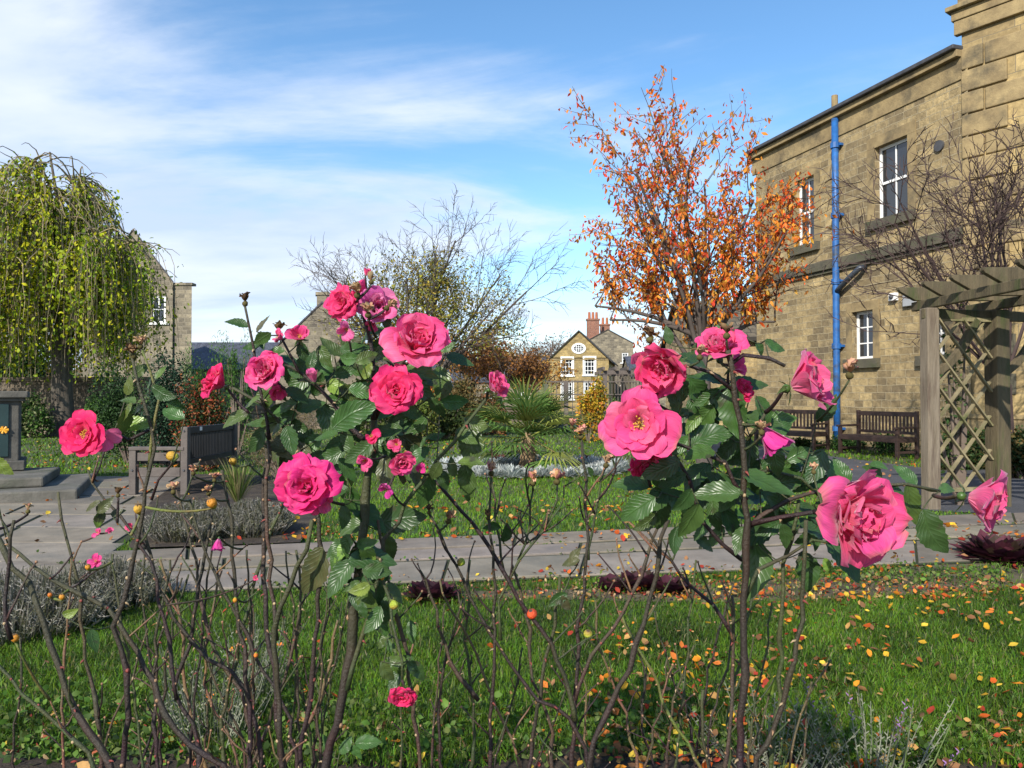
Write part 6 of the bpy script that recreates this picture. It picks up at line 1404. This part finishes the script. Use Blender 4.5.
# ---- second left bush, bare canes 200-300
Bb = Bush('tangle of bare thorny rose canes between the left bloom and the leafy bush', 235, 1.75)
for pts, w0, w1, tn, d in (([(262, 790), (255, 730), (246, 690), (231, 670), (208, 660), (180, 630), (160, 590), (150, 555), (140, 520)], 6, 3, 'p', 1.7), ([(282, 790), (276, 690), (268, 630), (264, 575), (263, 520), (266, 460), (268, 420)], 7, 3.5, 'p', 1.6),
    ([(249, 790), (249, 700), (246, 660), (237, 615), (234, 555), (228, 500), (222, 470)], 6, 3, 'p', 1.7), ([(200, 790), (198, 740), (176, 690), (190, 644), (197, 600), (206, 555), (212, 512)], 6, 2.8, 'p', 1.75), ([(265, 790), (250, 735), (240, 690), (215, 650), (200, 600), (196, 560), (186, 520), (176, 490)], 5, 2.4, 'b', 1.85),
    ([(210, 790), (196, 730), (186, 690), (182, 640), (175, 600), (160, 560)], 4.5, 2.4, 't', 1.9), ([(298, 790), (290, 720), (262, 670), (240, 620), (222, 590), (200, 540), (190, 500)], 5, 2.6, 'p', 1.7), ([(245, 790), (262, 740), (284, 680), (295, 640), (300, 590), (296, 550)], 4.5, 2.6, 'b', 1.8),
    ([(225, 790), (222, 720), (236, 660), (250, 600), (262, 560), (285, 500), (300, 470)], 4.5, 2.4, 'g', 1.8), ([(270, 790), (300, 740), (320, 700), (330, 660), (338, 620)], 4.5, 2.6, 't', 1.75), ([(160, 790), (155, 740), (154, 690), (156, 640), (166, 590), (170, 560)], 4.5, 2.4, 'p', 1.8), ([(240, 790), (232, 740), (210, 700), (206, 650), (215, 600), (222, 570)], 3.6, 2, 't', 1.9)):
    q = Bb.cane(pts, w0, w1, tn, d, d+.05, ground=True); Bb.twigs(q, 7, (14, 55), 2.2)
for k in range(20):
    x0_ = Bb.rg.uniform(20, 330); dx = Bb.rg.uniform(-45, 45); y1 = Bb.rg.uniform(520, 660); d_ = Bb.rg.uniform(1.7, 2.1)
    q = Bb.cane([(x0_, 790), (x0_+dx*.25+Bb.rg.uniform(-8, 8), 790-(790-y1)*.35), (x0_+dx*.6+Bb.rg.uniform(-8, 8), 790-(790-y1)*.7), (x0_+dx, y1)], 3.6, 1.8, Bb.rg.choice('ppbgt'), d_, d_, ground=True); Bb.twigs(q, 4, (12, 40), 1.8)
for (px, py, r, k, up) in ((233, 461, 7, 'hip', (0, .9, .3)), (193, 470, 6, 'pinktan', (0, .9, .2)), (173, 488, 7, 'tan', (0, 1, .2)), (208, 490, 6, 'pinktan', (0, 1, .2)), (256, 655, 4, 'hip', (0, -.7, .2)), (215, 477, 6, 'pinktan', (.2, .9, .2)), (235, 600, 4, 'hip', (0, -.7, .2))):
    Bb.connect(spent(Bb.root, px, py, 1.65, r, k, int(px), up), 2.2, 'g')
Bb.connect(bloom(Bb.root, 218, 545, 1.6, 9, 'bud', MAG, (0, -.9, .3), None, 70), 2, 'g')
for (px, py, ln, an, tn) in ((345, 745, 20, 60, 'g'), (326, 745, 20, 110, 'g'), (368, 742, 26, 10, 'g'), (355, 752, 18, -40, 'g'), (95, 640, 24, -60, 'd'), (70, 612, 16, 20, 'l')): Bb.leaf(px, py, ln, an, tn, d=1.75)
Bb.done()

# ---- centre bare bushes
Db = Bush('bare rose bush with withered heads left of the middle', 510, 1.7)
for pts, w0, w1, tn, d in (([(489, 790), (493, 673), (495, 614), (494, 570), (489, 520)], 5.5, 2.6, 'p', 1.6), ([(526, 790), (542, 682), (551, 644), (556, 608), (560, 575)], 6, 3, 'p', 1.65), ([(551, 790), (548, 718), (533, 680), (529, 629), (520, 590), (512, 565)], 5, 2.6, 'b', 1.7),
    ([(590, 790), (569, 718), (539, 700), (510, 665), (480, 614), (462, 580), (448, 550), (430, 515)], 5.5, 2.4, 'p', 1.6), ([(470, 790), (474, 720), (466, 640), (468, 600), (470, 560)], 4.5, 2.4, 'g', 1.8), ([(530, 790), (510, 740), (488, 690), (470, 640), (450, 610), (440, 580)], 4, 2, 't', 1.75),
    ([(500, 640), (500, 600), (520, 560), (545, 530), (556, 500), (557, 486)], 3.4, 2, 'g', 1.6), ([(520, 560), (528, 525), (533, 490)], 2.6, 2, 'g', 1.62), ([(505, 570), (500, 540), (493, 500), (491, 480)], 2.6, 2, 'g', 1.7), ([(480, 700), (450, 660), (436, 610), (420, 570)], 4, 2.2, 'b', 1.8), ([(445, 790), (440, 700), (452, 640), (462, 600)], 4, 2.4, 'p', 1.85),
    ([(435, 480), (460, 510), (490, 548), (520, 600), (560, 660), (575, 720)], 3, 5, 'p', 1.6)):
    q = Db.cane(pts, w0, w1, tn, d, d, ground=pts[0][1] > 780); Db.twigs(q, 5, (14, 60), 2.1)
for (px, py, r, k, up) in ((491, 469, 8, 'pinktan', (0, 1, .3)), (533, 478, 9, 'pinktan', (0, 1, .3)), (557, 477, 9, 'pinktan', (0, 1, .3)), (449, 517, 8, 'tan', (.2, .9, .3)), (429, 509, 6, 'brown', (0, 1, .2)), (488, 515, 6, 'brown', (0, 1, .2)), (461, 562, 5.5, 'greenhip', (-.8, .4, .3)), (532, 614, 7, 'redhip', (-.3, .8, .5))):
    Db.connect(spent(Db.root, px, py, 1.6, r, k, int(px), up), 2.2, 'g')
for (px, py, ln, an, tn) in ((505, 533, 22, 80, 'd'), (492, 528, 18, 190, 'd'), (570, 562, 20, 190, 'b'), (576, 556, 18, 60, 'b'), (558, 600, 22, 215, 'd'), (566, 603, 18, -60, 'b'), (590, 472, 11, -80, 'd')): Db.leaf(px, py, ln, an, tn, d=1.62)
Db.done()
Fb = Bush('bare rose bush with one long leaning cane right of the middle', 640, 1.75)
for pts, w0, w1, tn, d in (([(575, 790), (575, 688), (579, 629), (584, 576), (587, 540), (587, 500), (582, 442)], 6, 2.6, 'p', 1.65), ([(585, 775), (593, 742), (628, 670), (643, 623), (655, 576), (661, 540), (668, 520)], 8, 4, 'p', 1.45), ([(575, 700), (590, 655), (613, 629), (640, 576), (652, 540), (662, 518)], 4, 3, 'b', 1.6),
    ([(708, 790), (670, 715), (646, 661), (634, 644), (620, 610)], 5, 2.4, 'y', 1.7), ([(724, 790), (732, 665), (732, 596)], 5, 3, 'b', 1.55), ([(735, 640), (712, 605), (690, 585), (661, 549), (640, 520)], 4, 2.4, 'p', 1.6), ([(672, 790), (682, 700), (688, 640), (690, 600), (696, 560)], 4, 2, 'g', 1.8), ([(587, 560), (598, 500), (604, 470)], 3, 2, 'g', 1.65), ([(708, 790), (704, 740), (703, 690)], 3.6, 3, 'p', 1.7),
    ([(640, 790), (632, 740), (620, 700), (600, 650), (595, 600)], 4, 2, 't', 1.9)):
    q = Fb.cane(pts, w0, w1, tn, d, d, ground=pts[0][1] > 770); Fb.twigs(q, 5, (14, 60), 2.1)
for (px, py, r, k, up) in ((581, 432, 8, 'pinktan', (0, 1, .3)), (572, 424, 6, 'pinktan', (0, 1, .3)), (607, 461, 8, 'tan', (.2, 1, .3)), (613, 453, 6, 'tan', (0, 1, .2)), (588, 634, 6, 'greenhip', (0, .8, .4))):
    Fb.connect(spent(Fb.root, px, py, 1.65, r, k, int(px), up), 2.2, 'g')
for k in range(16):
    x0_ = Fb.rg.uniform(400, 800); dx = Fb.rg.uniform(-45, 45); y1 = Fb.rg.uniform(560, 700); d_ = Fb.rg.uniform(1.75, 2.2)
    q = Fb.cane([(x0_, 790), (x0_+dx*.25+Fb.rg.uniform(-8, 8), 790-(790-y1)*.35), (x0_+dx*.6+Fb.rg.uniform(-8, 8), 790-(790-y1)*.7), (x0_+dx, y1)], 3.4, 1.8, Fb.rg.choice('ppbgt'), d_, d_, ground=True); Fb.twigs(q, 4, (12, 40), 1.7)
Fb.leaf(772, 688, 26, -100, 'l', d=1.6)
Fb.done()
